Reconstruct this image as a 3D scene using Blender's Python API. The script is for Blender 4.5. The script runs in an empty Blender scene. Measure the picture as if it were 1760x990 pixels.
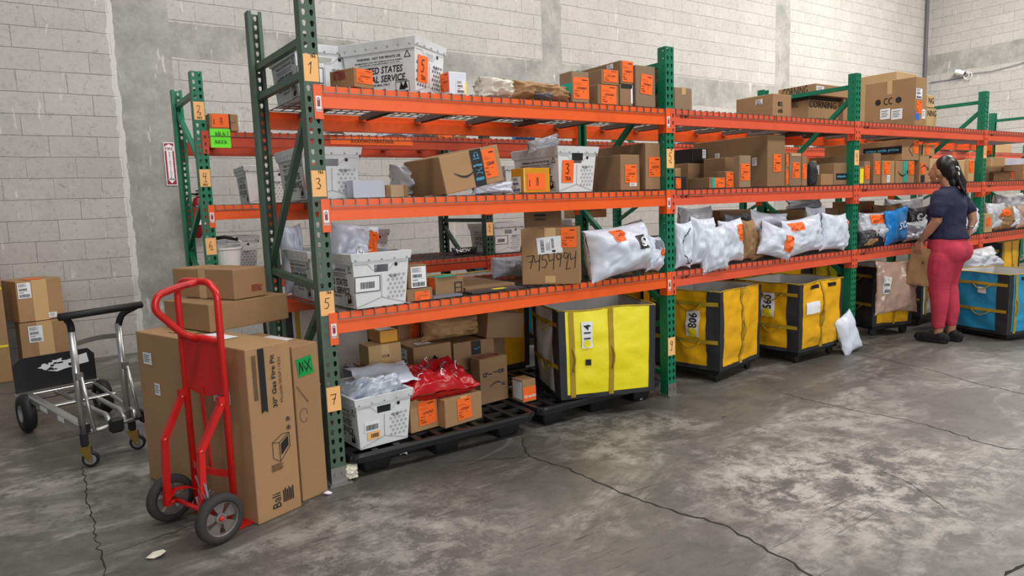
import bpy, bmesh, math, random
from mathutils import Vector, Matrix, noise
PI = math.pi
S = bpy.context.scene
COL = S.collection
# ------------------------------------------------------------ camera
CP = Vector((-1.1467, -3.3678, 1.4179)); YAW = .5942; PIT = -.1225; ROLL = -.0355; FOC = 1179.1
cF = Vector((math.sin(YAW)*math.cos(PIT), math.cos(YAW)*math.cos(PIT), math.sin(PIT)))
_r0 = Vector((math.cos(YAW), -math.sin(YAW), 0)); _u0 = _r0.cross(cF)
cR = _r0*math.cos(ROLL) + _u0*math.sin(ROLL); cU = -_r0*math.sin(ROLL) + _u0*math.cos(ROLL)
cam = bpy.data.objects.new('camera', bpy.data.cameras.new('camera')); COL.objects.link(cam)
cam.matrix_world = Matrix(((cR.x, cU.x, -cF.x, CP.x), (cR.y, cU.y, -cF.y, CP.y), (cR.z, cU.z, -cF.z, CP.z), (0, 0, 0, 1)))
cam.data.sensor_width = 36; cam.data.lens = FOC/1760*36; cam.data.clip_end = 100
S.camera = cam
# ------------------------------------------------------------ light and exposure
S.view_settings.view_transform = 'Standard'; S.view_settings.look = 'None'
S.view_settings.gamma = 1; S.view_settings.use_curve_mapping = False
S.view_settings.exposure = 0.0
W = bpy.data.worlds.new('world'); S.world = W; W.use_nodes = True
W.node_tree.nodes['Background'].inputs[0].default_value = (.93, .96, 1, 1)
W.node_tree.nodes['Background'].inputs[1].default_value = .18
def area(name, loc, aim, sx, sy, power, col=(1, .97, .92), spread=180):
    l = bpy.data.lights.new(name, 'AREA'); l.shape = 'RECTANGLE'; l.size = sx; l.size_y = sy; l.energy = power; l.color = col
    l.spread = math.radians(spread)
    o = bpy.data.objects.new(name, l); COL.objects.link(o); o.location = loc
    o.rotation_euler = (Vector(aim)-Vector(loc)).to_track_quat('-Z', 'Y').to_euler()
# rows of tube fixtures under the warehouse roof, and an unseen frontal fill added behind the camera
area('roof_light', (-2.0, -2.2, 6.4), (-1.6, 0.6, 0), 3.0, .5, 120)
area('roof_light', (2.8, -3.0, 6.4), (2.8, .4, 0), 3.5, .5, 130)
area('roof_light', (8.0, -3.0, 6.4), (8.0, .6, 0), 3.5, .5, 260, (1, .96, .9))
area('roof_light', (12.0, .6, 6.4), (12.0, 3.5, 0), 4.0, .8, 560, (1, .95, .87))
area('roof_light', (3.5, 1.6, 7.0), (3.5, 1.6, 0), 9.0, .6, 330, (1, .97, .92))
area('front_fill_light', (1.0, -10.5, 2.6), (2.6, 0, 1.4), 9.0, 3.2, 480, (1, .99, .97))
def at(u, v, x=None, y=None, z=None):
    r = cF + cR*((u-880)/FOC) - cU*((v-495)/FOC)
    i, k = (0, x) if x is not None else (1, y) if y is not None else (2, z)
    return CP + r*((k-CP[i])/r[i])
def hit_local(M, u, v, axis, k):
    r = cF + cR*((u-880)/FOC) - cU*((v-495)/FOC)
    Mi = M.inverted(); o = Mi @ CP; d = Mi.to_3x3() @ r
    return o + d*((k-o[axis])/d[axis])
def along(N, d, u):      # distance from N along d where the pixel column is u
    N = Vector(N); d = Vector(d); q = N-CP; k = (u-880)/FOC
    return (k*q.dot(cF)-q.dot(cR))/(d.dot(cR)-k*d.dot(cF))
def px(X):
    q = Vector(X)-CP; return 880+FOC*q.dot(cR)/q.dot(cF), 495-FOC*q.dot(cU)/q.dot(cF)
def zat(x, y, v):
    lo, hi = -1., 7.
    for _ in range(40):
        m = (lo+hi)/2
        if px((x, y, m))[1] > v: lo = m
        else: hi = m
    return lo
# ------------------------------------------------------------ materials
MATS = {}
def srgb(c):
    return tuple(((x/255)/12.92 if x/255 <= .04045 else ((x/255+.055)/1.055)**2.4) for x in c)
class NT:
    def __init__(s, m): s.t = m.node_tree; s.n = s.t.nodes; s.b = s.n['Principled BSDF']
    def new(s, ty, **k):
        n = s.n.new(ty)
        for a, b in k.items(): setattr(n, a, b)
        return n
    def link(s, a, b): s.t.links.new(a, b)
    def math(s, op, a, b=None, c=None):
        n = s.new('ShaderNodeMath', operation=op)
        for i, q in enumerate((a, b, c)):
            if q is None: continue
            if hasattr(q, 'is_output'): s.link(q, n.inputs[i])
            else: n.inputs[i].default_value = q
        return n.outputs[0]
    def mix(s, f, a, b, mode='MIX'):
        n = s.new('ShaderNodeMix', data_type='RGBA', blend_type=mode)
        for i, q in ((0, f), (6, a), (7, b)):
            if hasattr(q, 'is_output'): s.link(q, n.inputs[i])
            else: n.inputs[i].default_value = q if i == 0 else (*q, 1)
        return n.outputs[2]
    def noise(s, scale, det=3, vec=None, rough=.5, dist=0):
        n = s.new('ShaderNodeTexNoise'); n.inputs['Scale'].default_value = scale; n.inputs['Detail'].default_value = det
        n.inputs['Roughness'].default_value = rough; n.inputs['Distortion'].default_value = dist
        if vec: s.link(vec, n.inputs['Vector'])
        return n.outputs['Fac']
    def ramp(s, f, p0, p1, c0=(0, 0, 0), c1=(1, 1, 1)):
        n = s.new('ShaderNodeValToRGB'); e = n.color_ramp.elements
        e[0].position = p0; e[1].position = p1; e[0].color = (*c0, 1); e[1].color = (*c1, 1)
        s.link(f, n.inputs[0]); return n.outputs[0]
    def bump(s, h, st=.3, dist=.01):
        n = s.new('ShaderNodeBump'); n.inputs['Strength'].default_value = st; n.inputs['Distance'].default_value = dist
        s.link(h, n.inputs['Height']); s.link(n.outputs[0], s.b.inputs['Normal'])
def mat(name, rgb, rough=.6, metal=0, var=.0, nscale=20, dirt=0, bump=0, alpha=1, coat=0, trans=0, spec=None, lin=False):
    if name in MATS: return MATS[name]
    m = bpy.data.materials.new(name); m.use_nodes = True; N = NT(m); b = N.b
    c = rgb if lin else srgb(rgb)
    b.inputs['Roughness'].default_value = rough; b.inputs['Metallic'].default_value = metal
    if coat: b.inputs['Coat Weight'].default_value = coat
    if trans: b.inputs['Transmission Weight'].default_value = trans
    if spec is not None: b.inputs['Specular IOR Level'].default_value = spec
    if alpha < 1: b.inputs['Alpha'].default_value = alpha
    if var or dirt:
        tc = N.new('ShaderNodeTexCoord'); oi = N.new('ShaderNodeObjectInfo')
        off = N.new('ShaderNodeVectorMath', operation='ADD'); N.link(tc.outputs['Object'], off.inputs[0])
        N.link(N.math('MULTIPLY', oi.outputs['Random'], 37.), off.inputs[1])
        f = N.noise(nscale, 4, off.outputs[0], .6)
        col = N.mix(f, tuple(x*(1-var) for x in c), tuple(min(1, x*(1+var)) for x in c))
        if dirt:
            g = N.noise(nscale*.25, 5, off.outputs[0], .7)
            col = N.mix(N.ramp(g, .52, .72), col, tuple(x*(1-dirt) for x in c))
        N.link(col, b.inputs['Base Color'])
        if bump: N.bump(f, bump, .004 if bump < .3 else .014)
    else: b.inputs['Base Color'].default_value = (*c, 1)
    MATS[name] = m; return m
def cardmat(name, rgb):
    m = bpy.data.materials.new(name); m.use_nodes = True; N = NT(m); c = srgb(rgb)
    tc = N.new('ShaderNodeTexCoord'); oi = N.new('ShaderNodeObjectInfo')
    off = N.new('ShaderNodeVectorMath', operation='ADD'); N.link(tc.outputs['Object'], off.inputs[0])
    N.link(N.math('MULTIPLY', oi.outputs['Random'], 23.), off.inputs[1])
    big = N.noise(3.5, 4, off.outputs[0], .55); fine = N.noise(55, 3, off.outputs[0], .6)
    col = N.mix(big, tuple(x*.80 for x in c), tuple(x*1.16 for x in c))
    col = N.mix(N.math('MULTIPLY', fine, .25), col, tuple(x*.7 for x in c))
    hs = N.new('ShaderNodeHueSaturation'); N.link(col, hs.inputs['Color'])
    N.link(N.math('ADD', N.math('MULTIPLY', oi.outputs['Random'], .22), .89), hs.inputs['Value'])
    N.link(hs.outputs[0], N.b.inputs['Base Color'])
    w = N.new('ShaderNodeTexWave'); w.inputs['Scale'].default_value = 45; w.bands_direction = 'X'; N.link(off.outputs[0], w.inputs['Vector'])
    N.bump(N.math('ADD', N.math('MULTIPLY', w.outputs['Fac'], .12), big), .25, .012)
    N.b.inputs['Roughness'].default_value = .72; N.b.inputs['Specular IOR Level'].default_value = .3
    MATS[name] = m; return m
CARD = [cardmat('cardboard_tan', (170, 134, 96)), cardmat('cardboard_brown', (148, 117, 86)), cardmat('cardboard_grey_brown', (146, 122, 98)), cardmat('cardboard_light', (192, 160, 116))]
mat('orange_paint', (246, 96, 30), .42, 0, .10, 9, .25, .05)
mat('old_orange_paint', (190, 66, 34), .5, 0, .15, 9, .35, .05)
mat('lit_orange_paint', (232, 92, 60), .45, 0, .10, 9, .2, .05)  # orange beam paint made pinker, bright light put into the colour
mat('sage_green_paint', (72, 96, 82), .5, 0, .12, 14, .25, .05)
mat('green_paint', (12, 116, 84), .42, 0, .12, 14, .25, .05)
mat('dark_green_paint', (40, 66, 54), .5, 0, .12, 14, .2, .05)
mat('zinc', (150, 150, 148), .42, .75, .12, 12)
mat('wire_zinc', (120, 118, 114), .4, .6)
mat('channel_zinc', (112, 110, 106), .55, .3, .1, 10)
mat('tag_paper', (250, 190, 122), .6)
mat('ink', (20, 18, 20), .6)
mat('orange_label', (255, 108, 28), .55, 0, .04, 30)
mat('white_label', (235, 236, 240), .5)
mat('clear_tape', (205, 170, 122), .2, 0, .05, 30, coat=.3)
mat('yellow_tape', (216, 150, 30), .2, 0, .1, 20, coat=.5)
mat('black_print', (28, 28, 32), .5)
mat('teal_label', (30, 176, 160), .5)
mat('pink_label', (255, 110, 170), .5)
mat('lime_label', (110, 250, 40), .5)
mat('yellow_label', (248, 226, 20), .5)
mat('blue_print', (60, 110, 200), .5)
mat('sky_print', (90, 190, 235), .5)
mat('tub_white', (222, 225, 228), .42, 0, .06, 7, .30, .05)
mat('tub_dot', (176, 179, 180), .5)
mat('tub_inside', (170, 170, 166), .55, 0, .1, 7, .3)
mat('mailer_white', (218, 224, 238), .36, 0, .04, 6, .05, .06)
mat('mailer_silver', (200, 203, 210), .30, .08, .08, 18, .12, .2)
mat('mailer_grey', (120, 124, 136), .35, 0, .12, 10, .1, .1)
mat('mailer_dark', (56, 56, 62), .35, 0, .2, 12, .1, .1)
mat('cloth_bag', (222, 216, 200), .8, 0, .06, 15, 0, .1)
mat('kraft_paper', (158, 122, 84), .75, 0, .14, 9, .12, .2)
mat('red_poly', (178, 14, 26), .28, 0, .12, 12, .1, .1)
mat('blue_poly', (32, 132, 208), .3, 0, .08, 10)
mat('black_plastic', (24, 25, 28), .45, 0, .2, 16, .1)
mat('black_fabric', (40, 42, 46), .7, 0, .2, 30, .2, .1)
mat('bin_yellow', (244, 232, 20), .45, 0, .07, 9, .12, .3)
mat('bin_amber', (236, 176, 18), .42, 0, .10, 8, .2, .4)
mat('bin_blue', (40, 150, 196), .42, 0, .10, 8, .18, .3)
mat('bin_lining', (205, 204, 202), .6, 0, .12, 7, .2, .2)
mat('strap_yellow', (172, 142, 30), .7, 0, .12, 30, .2)
mat('red_paint', (206, 24, 20), .38, 0, .08, 12, .25, .05, coat=.2)
mat('rubber', (52, 50, 50), .75, 0, .15, 25, .25)
mat('black_rubber', (22, 22, 24), .6)
mat('cast_grey', (122, 116, 114), .5, .3, .1, 12)
mat('aluminium', (188, 188, 188), .33, .85, .08, 20, .15)
mat('yellow_zinc', (150, 122, 62), .38, .8, .12, 15)
mat('wheel_grey', (138, 138, 146), .5)
mat('skin', (164, 116, 92), .55, 0, .05, 8)
mat('hair', (14, 12, 14), .38, 0, .3, 60)
mat('navy_cloth', (30, 32, 62), .85, 0, .10, 14, 0, .15)
mat('red_denim', (188, 54, 76), .85, 0, .08, 22, .06, .1)
mat('black_suede', (14, 14, 16), .8)
mat('gold', (210, 180, 120), .25, .9)
mat('white_plastic', (232, 232, 230), .45)
mat('sign_red', (150, 20, 40), .4)
mat('ext_red', (140, 16, 28), .35)
mat('lens_glass', (30, 32, 40), .1)
mat('yellow_strap', (236, 214, 40), .5)
mat('green_label', (0, 150, 70), .5)
mat('bubble_film', (200, 168, 150), .14, 0, .28, 9, .25, .5, alpha=.82, coat=.6)
mat('purple', (70, 50, 110), .6)
# ------------------------------------------------------------ mesh helpers
class MB:
    def __init__(s): s.v = []; s.f = []
    def add(s, vs, fs):
        n = len(s.v); s.v += [tuple(p) for p in vs]; s.f += [tuple(i+n for i in f) for f in fs]
    def box(s, c, d, M=None):
        x, y, z = (q/2 for q in d)
        vs = [Vector((c[0]+i*x, c[1]+j*y, c[2]+k*z)) for i in (-1, 1) for j in (-1, 1) for k in (-1, 1)]
        if M: vs = [M @ p for p in vs]
        s.add(vs, [(0, 1, 3, 2), (4, 6, 7, 5), (0, 4, 5, 1), (2, 3, 7, 6), (0, 2, 6, 4), (1, 5, 7, 3)])
    def bar(s, a, b, w, h=None, up=(0, 0, 1)):
        a = Vector(a); b = Vector(b); h = h or w; d = (b-a).normalized(); up = Vector(up)
        if abs(d.dot(up)) > .98: up = Vector((0, 1, 0))
        x = d.cross(up).normalized()*w/2; y = x.cross(d).normalized()*h/2
        s.add([a-x-y, a+x-y, a+x+y, a-x+y, b-x-y, b+x-y, b+x+y, b-x+y], [(3, 2, 1, 0), (4, 5, 6, 7), (0, 1, 5, 4), (1, 2, 6, 5), (2, 3, 7, 6), (3, 0, 4, 7)])
    def tube(s, pts, r, n=10, cap=True, closed=False):
        pts = [Vector(p) for p in pts]; m = len(pts); rs = r if isinstance(r, (list, tuple)) else [r]*m
        base = len(s.v); prev = None
        for i, p in enumerate(pts):
            if closed: t = pts[(i+1) % m]-pts[i-1]
            else: t = pts[min(i+1, m-1)]-pts[max(i-1, 0)]
            t.normalize()
            if prev is None: prev = t.orthogonal().normalized()
            x = (prev-t*prev.dot(t)).normalized(); prev = x; y = t.cross(x)
            for k in range(n):
                a = 2*PI*k/n; s.v.append(tuple(p+(x*math.cos(a)+y*math.sin(a))*rs[i]))
        for i in range(m if closed else m-1):
            j = (i+1) % m
            for k in range(n):
                l = (k+1) % n; s.f.append((base+i*n+k, base+i*n+l, base+j*n+l, base+j*n+k))
        if cap and not closed:
            s.f.append(tuple(base+k for k in reversed(range(n)))); s.f.append(tuple(base+(m-1)*n+k for k in range(n)))
    def lathe(s, prof, M=None, n=24, closed=False):      # prof: (r, h) about local Z
        base = len(s.v); m = len(prof)
        for r, h in prof:
            for k in range(n):
                a = 2*PI*k/n; p = Vector((r*math.cos(a), r*math.sin(a), h)); s.v.append(tuple(M @ p if M else p))
        for i in range(m if closed else m-1):
            j = (i+1) % m
            for k in range(n):
                l = (k+1) % n; s.f.append((base+i*n+k, base+i*n+l, base+j*n+l, base+j*n+k))
    def ball(s, c, r, M=None, n=12, m=8):
        r = r if isinstance(r, (tuple, list)) else (r, r, r)
        base = len(s.v); c = Vector(c)
        for i in range(m+1):
            t = PI*i/m
            for k in range(n):
                a = 2*PI*k/n; p = Vector((r[0]*math.sin(t)*math.cos(a), r[1]*math.sin(t)*math.sin(a), r[2]*math.cos(t)))
                if M: p = M @ p
                s.v.append(tuple(c+p))
        for i in range(m):
            for k in range(n):
                l = (k+1) % n; s.f.append((base+i*n+k, base+(i+1)*n+k, base+(i+1)*n+l, base+i*n+l))
    def prism(s, poly, a, b, f):      # extrude 2-D polygon: f(x, y, t)
        n = len(poly); vs = [f(x, y, a) for x, y in poly]+[f(x, y, b) for x, y in poly]
        s.add(vs, [tuple(range(n))[::-1], tuple(range(n, 2*n))]+[(i, (i+1) % n, n+(i+1) % n, n+i) for i in range(n)])
    def mesh(s, name, m, smooth=False, merge=0, bev=0):
        me = bpy.data.meshes.new(name); me.from_pydata(s.v, [], s.f); me.materials.append(MATS[m] if isinstance(m, str) else m)
        bm = bmesh.new(); bm.from_mesh(me)
        if merge: bmesh.ops.remove_doubles(bm, verts=bm.verts, dist=merge)
        if bev: bmesh.ops.bevel(bm, geom=bm.edges[:], offset=bev, segments=1, affect='EDGES', clamp_overlap=True)
        bmesh.ops.recalc_face_normals(bm, faces=bm.faces); bm.to_mesh(me); bm.free()
        if smooth: me.polygons.foreach_set('use_smooth', [True]*len(me.polygons))
        me.update(); return me
    def obj(s, name, m, parent=None, **k):
        return link(name, s.mesh(name, m, **k), parent)
def link(name, me, parent=None):
    o = bpy.data.objects.new(name, me); COL.objects.link(o)
    if parent: o.parent = parent
    return o
def tag(o, label, cat, group=None, kind=None):
    if label: o['label'] = label
    if cat: o['category'] = cat
    if group: o['group'] = group
    if kind: o['kind'] = kind
    return o
def thing(name, label, cat, loc=(0, 0, 0), rz=0, group=None, M=None):
    o = bpy.data.objects.new(name, None); COL.objects.link(o); o.empty_display_size = .1
    if M: o.matrix_basis = M
    else: o.location = loc; o.rotation_euler = (0, 0, rz)
    return tag(o, label, cat, group)
def struct(o): o['kind'] = 'structure'; return o
def copy_tree(o, parent=None):
    c = o.copy(); COL.objects.link(c); c.parent = parent
    for ch in KIDS.get(o.name, [x for x in o.children]): copy_tree(ch, c)
    return c
KIDS = {}
# text and handwriting, as flat meshes in (x, y)
_tc = {}
def text2d(s, bold=False, shear=0):
    k = (s, bold, shear)
    if k in _tc: return _tc[k]
    c = bpy.data.curves.new('print', 'FONT'); c.body = s; c.size = 1; c.align_x = 'CENTER'; c.align_y = 'CENTER'; c.resolution_u = 2
    if bold: c.offset = .018
    c.shear = shear
    o = bpy.data.objects.new('print', c); me = o.to_mesh()
    vs = [(v.co.x, v.co.y) for v in me.vertices]; fs = [tuple(p.vertices) for p in me.polygons]
    o.to_mesh_clear(); bpy.data.objects.remove(o); bpy.data.curves.remove(c)
    if vs:
        x0 = min(v[0] for v in vs); x1 = max(v[0] for v in vs); y0 = min(v[1] for v in vs); y1 = max(v[1] for v in vs)
        vs = [(x-(x0+x1)/2, y-(y0+y1)/2) for x, y in vs]; _tc[k] = (vs, fs, x1-x0, y1-y0)
    else: _tc[k] = ([], [], 1, 1)
    return _tc[k]
class Flat:
    """flat artwork in (x, y)"""
    def __init__(s): s.v = []; s.f = []
    def text(s, t, cx, cy, w=None, h=None, bold=True, shear=0, rot=0):
        vs, fs, tw, th = text2d(t, bold, shear)
        if not vs: return s
        k = (h/th if h else w/tw); kx = (w/tw if w else k)
        n = len(s.v); c, q = math.cos(rot), math.sin(rot)
        s.v += [(cx+x*kx*c-y*k*q, cy+x*kx*q+y*k*c) for x, y in vs]; s.f += [tuple(i+n for i in f) for f in fs]; return s
    def rect(s, x0, y0, x1, y1):
        n = len(s.v); s.v += [(x0, y0), (x1, y0), (x1, y1), (x0, y1)]; s.f.append((n, n+1, n+2, n+3)); return s
    def poly(s, pts): n = len(s.v); s.v += list(pts); s.f.append(tuple(range(n, n+len(pts)))); return s
    def stroke(s, pts, w):
        for (a, b), (c, d) in zip(pts, pts[1:]):
            l = math.hypot(c-a, d-b) or 1; ex, ey = (c-a)/l*w/3, (d-b)/l*w/3; nx, ny = -(d-b)/l*w/2, (c-a)/l*w/2
            s.poly([(a-ex+nx, b-ey+ny), (a-ex-nx, b-ey-ny), (c+ex-nx, d+ey-ny), (c+ex+nx, d+ey+ny)])
        return s
    def hand(s, t, cx, cy, h, w=None, rot=0, adv=.72):
        lw = w or h*.09; tot = len(t)*adv*h; c, q = math.cos(rot), math.sin(rot)
        for i, ch in enumerate(t):
            for st in GLY.get(ch, []):
                pts = [((i*adv*h+x*h*.6-tot/2+.05*h), (y-.5)*h) for x, y in st]
                s.stroke([(cx+x*c-y*q, cy+x*q+y*c) for x, y in pts], lw)
        return s
    def bars(s, x0, y0, x1, y1, seed=1, horiz=False):
        R = random.Random(seed); p = 0
        while p < 1:
            a = R.uniform(.012, .04); q = min(1, p+a)
            if horiz: s.rect(x0, y0+(y1-y0)*p, x1, y0+(y1-y0)*q)
            else: s.rect(x0+(x1-x0)*p, y0, x0+(x1-x0)*q, y1)
            p = q+R.uniform(.012, .035)
        return s
    def smile(s, cx, cy, w, flip=1):
        up, lo = [], []
        for i in range(13):
            t = i/12; x = -w/2+w*t; y = -.22*w*math.sin(PI*t)*flip; th = .035*w*math.sin(PI*min(1, t*.85+.1))
            up.append((cx+x, cy+y+th)); lo.append((cx+x, cy+y-th))
        for i in range(12): s.poly([lo[i], lo[i+1], up[i+1], up[i]])
        s.stroke([(cx+w*.36, cy+.0*flip), (cx+w*.52, cy+.02*w*flip), (cx+w*.47, cy-.14*w*flip)], .05*w)
        return s
    def build(s, name, m, parent, f):
        me = bpy.data.meshes.new(name); me.from_pydata([tuple(f(x, y)) for x, y in s.v], [], s.f); me.materials.append(MATS[m]); me.update()
        return link(name, me, parent)
GLY = {'1': [[(.15, .75), (.55, 1), (.35, 0)]], '2': [[(.1, .8), (.35, 1), (.7, .85), (.6, .5), (.05, .05), (.4, .12), (.9, .0)]],
 '3': [[(.1, .92), (.5, 1), (.7, .8), (.35, .55), (.75, .35), (.55, .03), (.1, .08)]], '4': [[(.3, 1), (.1, .45), (.85, .5)], [(.8, 1), (.55, 0)]],
 '5': [[(.9, 1), (.3, .97), (.15, .6), (.6, .6), (.75, .3), (.45, 0), (.05, .05)]], '6': [[(.6, 1), (.2, .6), (.1, .2), (.4, 0), (.75, .15), (.65, .42), (.2, .35)]],
 '7': [[(.05, .95), (.9, .97), (.4, 0)], [(.25, .5), (.8, .55)]], '9': [[(.8, .85), (.4, 1), (.15, .75), (.35, .5), (.75, .65), (.8, .9), (.65, .4), (.5, 0)]],
 'T': [[(0, 1), (1, 1)], [(.5, 1), (.45, 0)]], 'B': [[(.1, 0), (.15, 1), (.65, .85), (.2, .52), (.8, .3), (.1, 0)]], 'A': [[(0, 0), (.45, 1), (.9, 0)], [(.15, .4), (.8, .42)]],
 'M': [[(0, 0), (.15, 1), (.5, .4), (.85, 1), (1, 0)]], 'X': [[(0, 1), (.9, 0)], [(.9, 1), (0, 0)]], '>': [[(-.2, .5), (1.2, .5)], [(.8, .75), (1.25, .5), (.8, .25)]],
 '<': [[(1.2, .5), (-.2, .5)], [(.2, .75), (-.25, .5), (.2, .25)]], '@': [[(0, 0), (.3, 1), (.6, .1), (.8, .9)], [(1, .5), (1.3, .1)]]}
# u-shaped handwritten four as on the big carton
GLY['u'] = [[(.1, .95), (.15, .45), (.75, .6)], [(.85, 1.05), (.55, -.2)]]
GLY['q'] = [[(.75, .9), (.35, 1), (.15, .7), (.45, .55), (.8, .85), (.55, .2), (.35, -.25), (.9, -.2)]]
# ============================================================ room shell
def wall_mat(name, axis, plaster, bands, seam=None):
    m = bpy.data.materials.new(name); m.use_nodes = True; N = NT(m)
    g = N.new('ShaderNodeNewGeometry'); sx = N.new('ShaderNodeSeparateXYZ'); N.link(g.outputs['Position'], sx.inputs[0])
    h = sx.outputs['X'] if axis == 'X' else sx.outputs['Y']; z = sx.outputs['Z']
    cb = N.new('ShaderNodeCombineXYZ')
    wob = N.noise(3., 3, g.outputs['Position'], .6)
    N.link(N.math('ADD', h, N.math('MULTIPLY', wob, .012)), cb.inputs[0]); N.link(N.math('ADD', z, N.math('MULTIPLY', wob, .02)), cb.inputs[1])
    br = N.new('ShaderNodeTexBrick'); N.link(cb.outputs[0], br.inputs['Vector'])
    for k, v in (('Scale', 1.), ('Mortar Size', .0055), ('Mortar Smooth', .9), ('Bias', 0.), ('Brick Width', .4064), ('Row Height', .2032)): br.inputs[k].default_value = v
    br.inputs['Color1'].default_value = (*srgb((190, 188, 184)), 1); br.inputs['Color2'].default_value = (*srgb((178, 176, 172)), 1)
    br.inputs['Mortar'].default_value = (*srgb((138, 136, 132)), 1)
    n1 = N.noise(1.3, 5, g.outputs['Position'], .65); n2 = N.noise(26, 5, g.outputs['Position'], .7); n3 = N.noise(3.2, 7, g.outputs['Position'], .68, .15)
    rw = N.new('ShaderNodeTexBrick'); N.link(cb.outputs[0], rw.inputs['Vector'])
    for k, v in (('Scale', 1.), ('Mortar Size', .0055), ('Mortar Smooth', .9), ('Bias', 0.), ('Brick Width', 60.), ('Row Height', .2032)): rw.inputs[k].default_value = v
    for a_ in ('Color1', 'Color2', 'Mortar'): rw.inputs[a_].default_value = br.inputs[a_].default_value
    vis = N.ramp(N.noise(1.9, 3, g.outputs['Position'], .6), .38, .62, (.25, .25, .25), (1, 1, 1))
    brc = N.mix(vis, rw.outputs['Color'], br.outputs['Color'])
    base = N.mix(.35, brc, srgb((178, 176, 171)))
    col = N.mix(N.ramp(N.noise(2.2, 4, g.outputs['Position'], .6), .35, .6), base, brc)
    col = N.mix(N.math('MULTIPLY', N.ramp(n1, .35, .75), .35), col, srgb((150, 148, 143)))
    col = N.mix(N.math('MULTIPLY', N.ramp(n2, .52, .70), .38), col, srgb((124, 121, 117)))
    col = N.mix(N.math('MULTIPLY', N.ramp(N.noise(70, 3, g.outputs['Position'], .7), .58, .70), .4), col, srgb((214, 211, 205)))
    nf = N.math('MULTIPLY', N.ramp(N.noise(14, 5, g.outputs['Position'], .75, 1.), .60, .66), .45); col = N.mix(nf, col, srgb((108, 105, 101)))
    # smooth concrete: columns and bond beams
    pl = N.mix(N.ramp(n3, .3, .7), srgb((132, 132, 128)), srgb((176, 175, 170)))
    pl = N.mix(N.math('MULTIPLY', N.ramp(n2, .5, .8), .4), pl, srgb((112, 112, 110)))
    mask = None
    wx = N.math('ADD', h, N.math('MULTIPLY', N.math('SUBTRACT', n3, .5), .06)); wz = N.math('ADD', z, N.math('MULTIPLY', N.math('SUBTRACT', n3, .5), .10))
    def band(c, a, b): return N.math('MULTIPLY', N.math('GREATER_THAN', c, a), N.math('LESS_THAN', c, b))
    for a, b in plaster:
        q = band(wx, a, b); mask = q if mask is None else N.math('MAXIMUM', mask, q)
    for a, b, x0, x1 in bands:
        q = N.math('MULTIPLY', band(wz, a, b), band(wx, x0, x1)); mask = q if mask is None else N.math('MAXIMUM', mask, q)
    col = N.mix(mask, col, pl)
    # pale drips
    dr = N.new('ShaderNodeMapping'); dr.inputs['Scale'].default_value = (9, 9, 1.6); N.link(g.outputs['Position'], dr.inputs[0])
    col = N.mix(N.math('MULTIPLY', N.ramp(N.noise(1.6, 4, dr.outputs[0], .7), .64, .70), .55), col, srgb((222, 220, 212)))
    if seam is not None:
        q = band(N.math('ADD', wx, N.math('MULTIPLY', N.math('SUBTRACT', N.noise(9, 3, g.outputs['Position']), .5), .05)), seam-.028, seam+.028)
        col = N.mix(q, col, srgb((204, 203, 200)))
    N.link(col, N.b.inputs['Base Color']); N.b.inputs['Roughness'].default_value = .9
    hgt = N.math('ADD', N.math('MULTIPLY', N.math('SUBTRACT', 1., N.math('MULTIPLY', N.math('MAXIMUM', rw.outputs['Fac'], N.math('MULTIPLY', br.outputs['Fac'], vis)), N.math('SUBTRACT', 1., mask))), 1.), N.math('MULTIPLY', n2, .35))
    N.bump(hgt, .55, .012)
    MATS[name] = m
wall_mat('block_wall', 'X', [(-.40, .14), (5.0, 5.36), (10.45, 10.9)], [(3.06, 3.42, .1, 11.), (2.96, 3.42, 5.3, 10.5)], -.40)
wall_mat('block_wall_side', 'Y', [(99, 100)], [(4.02, 4.46, -9, 9)])
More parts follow.
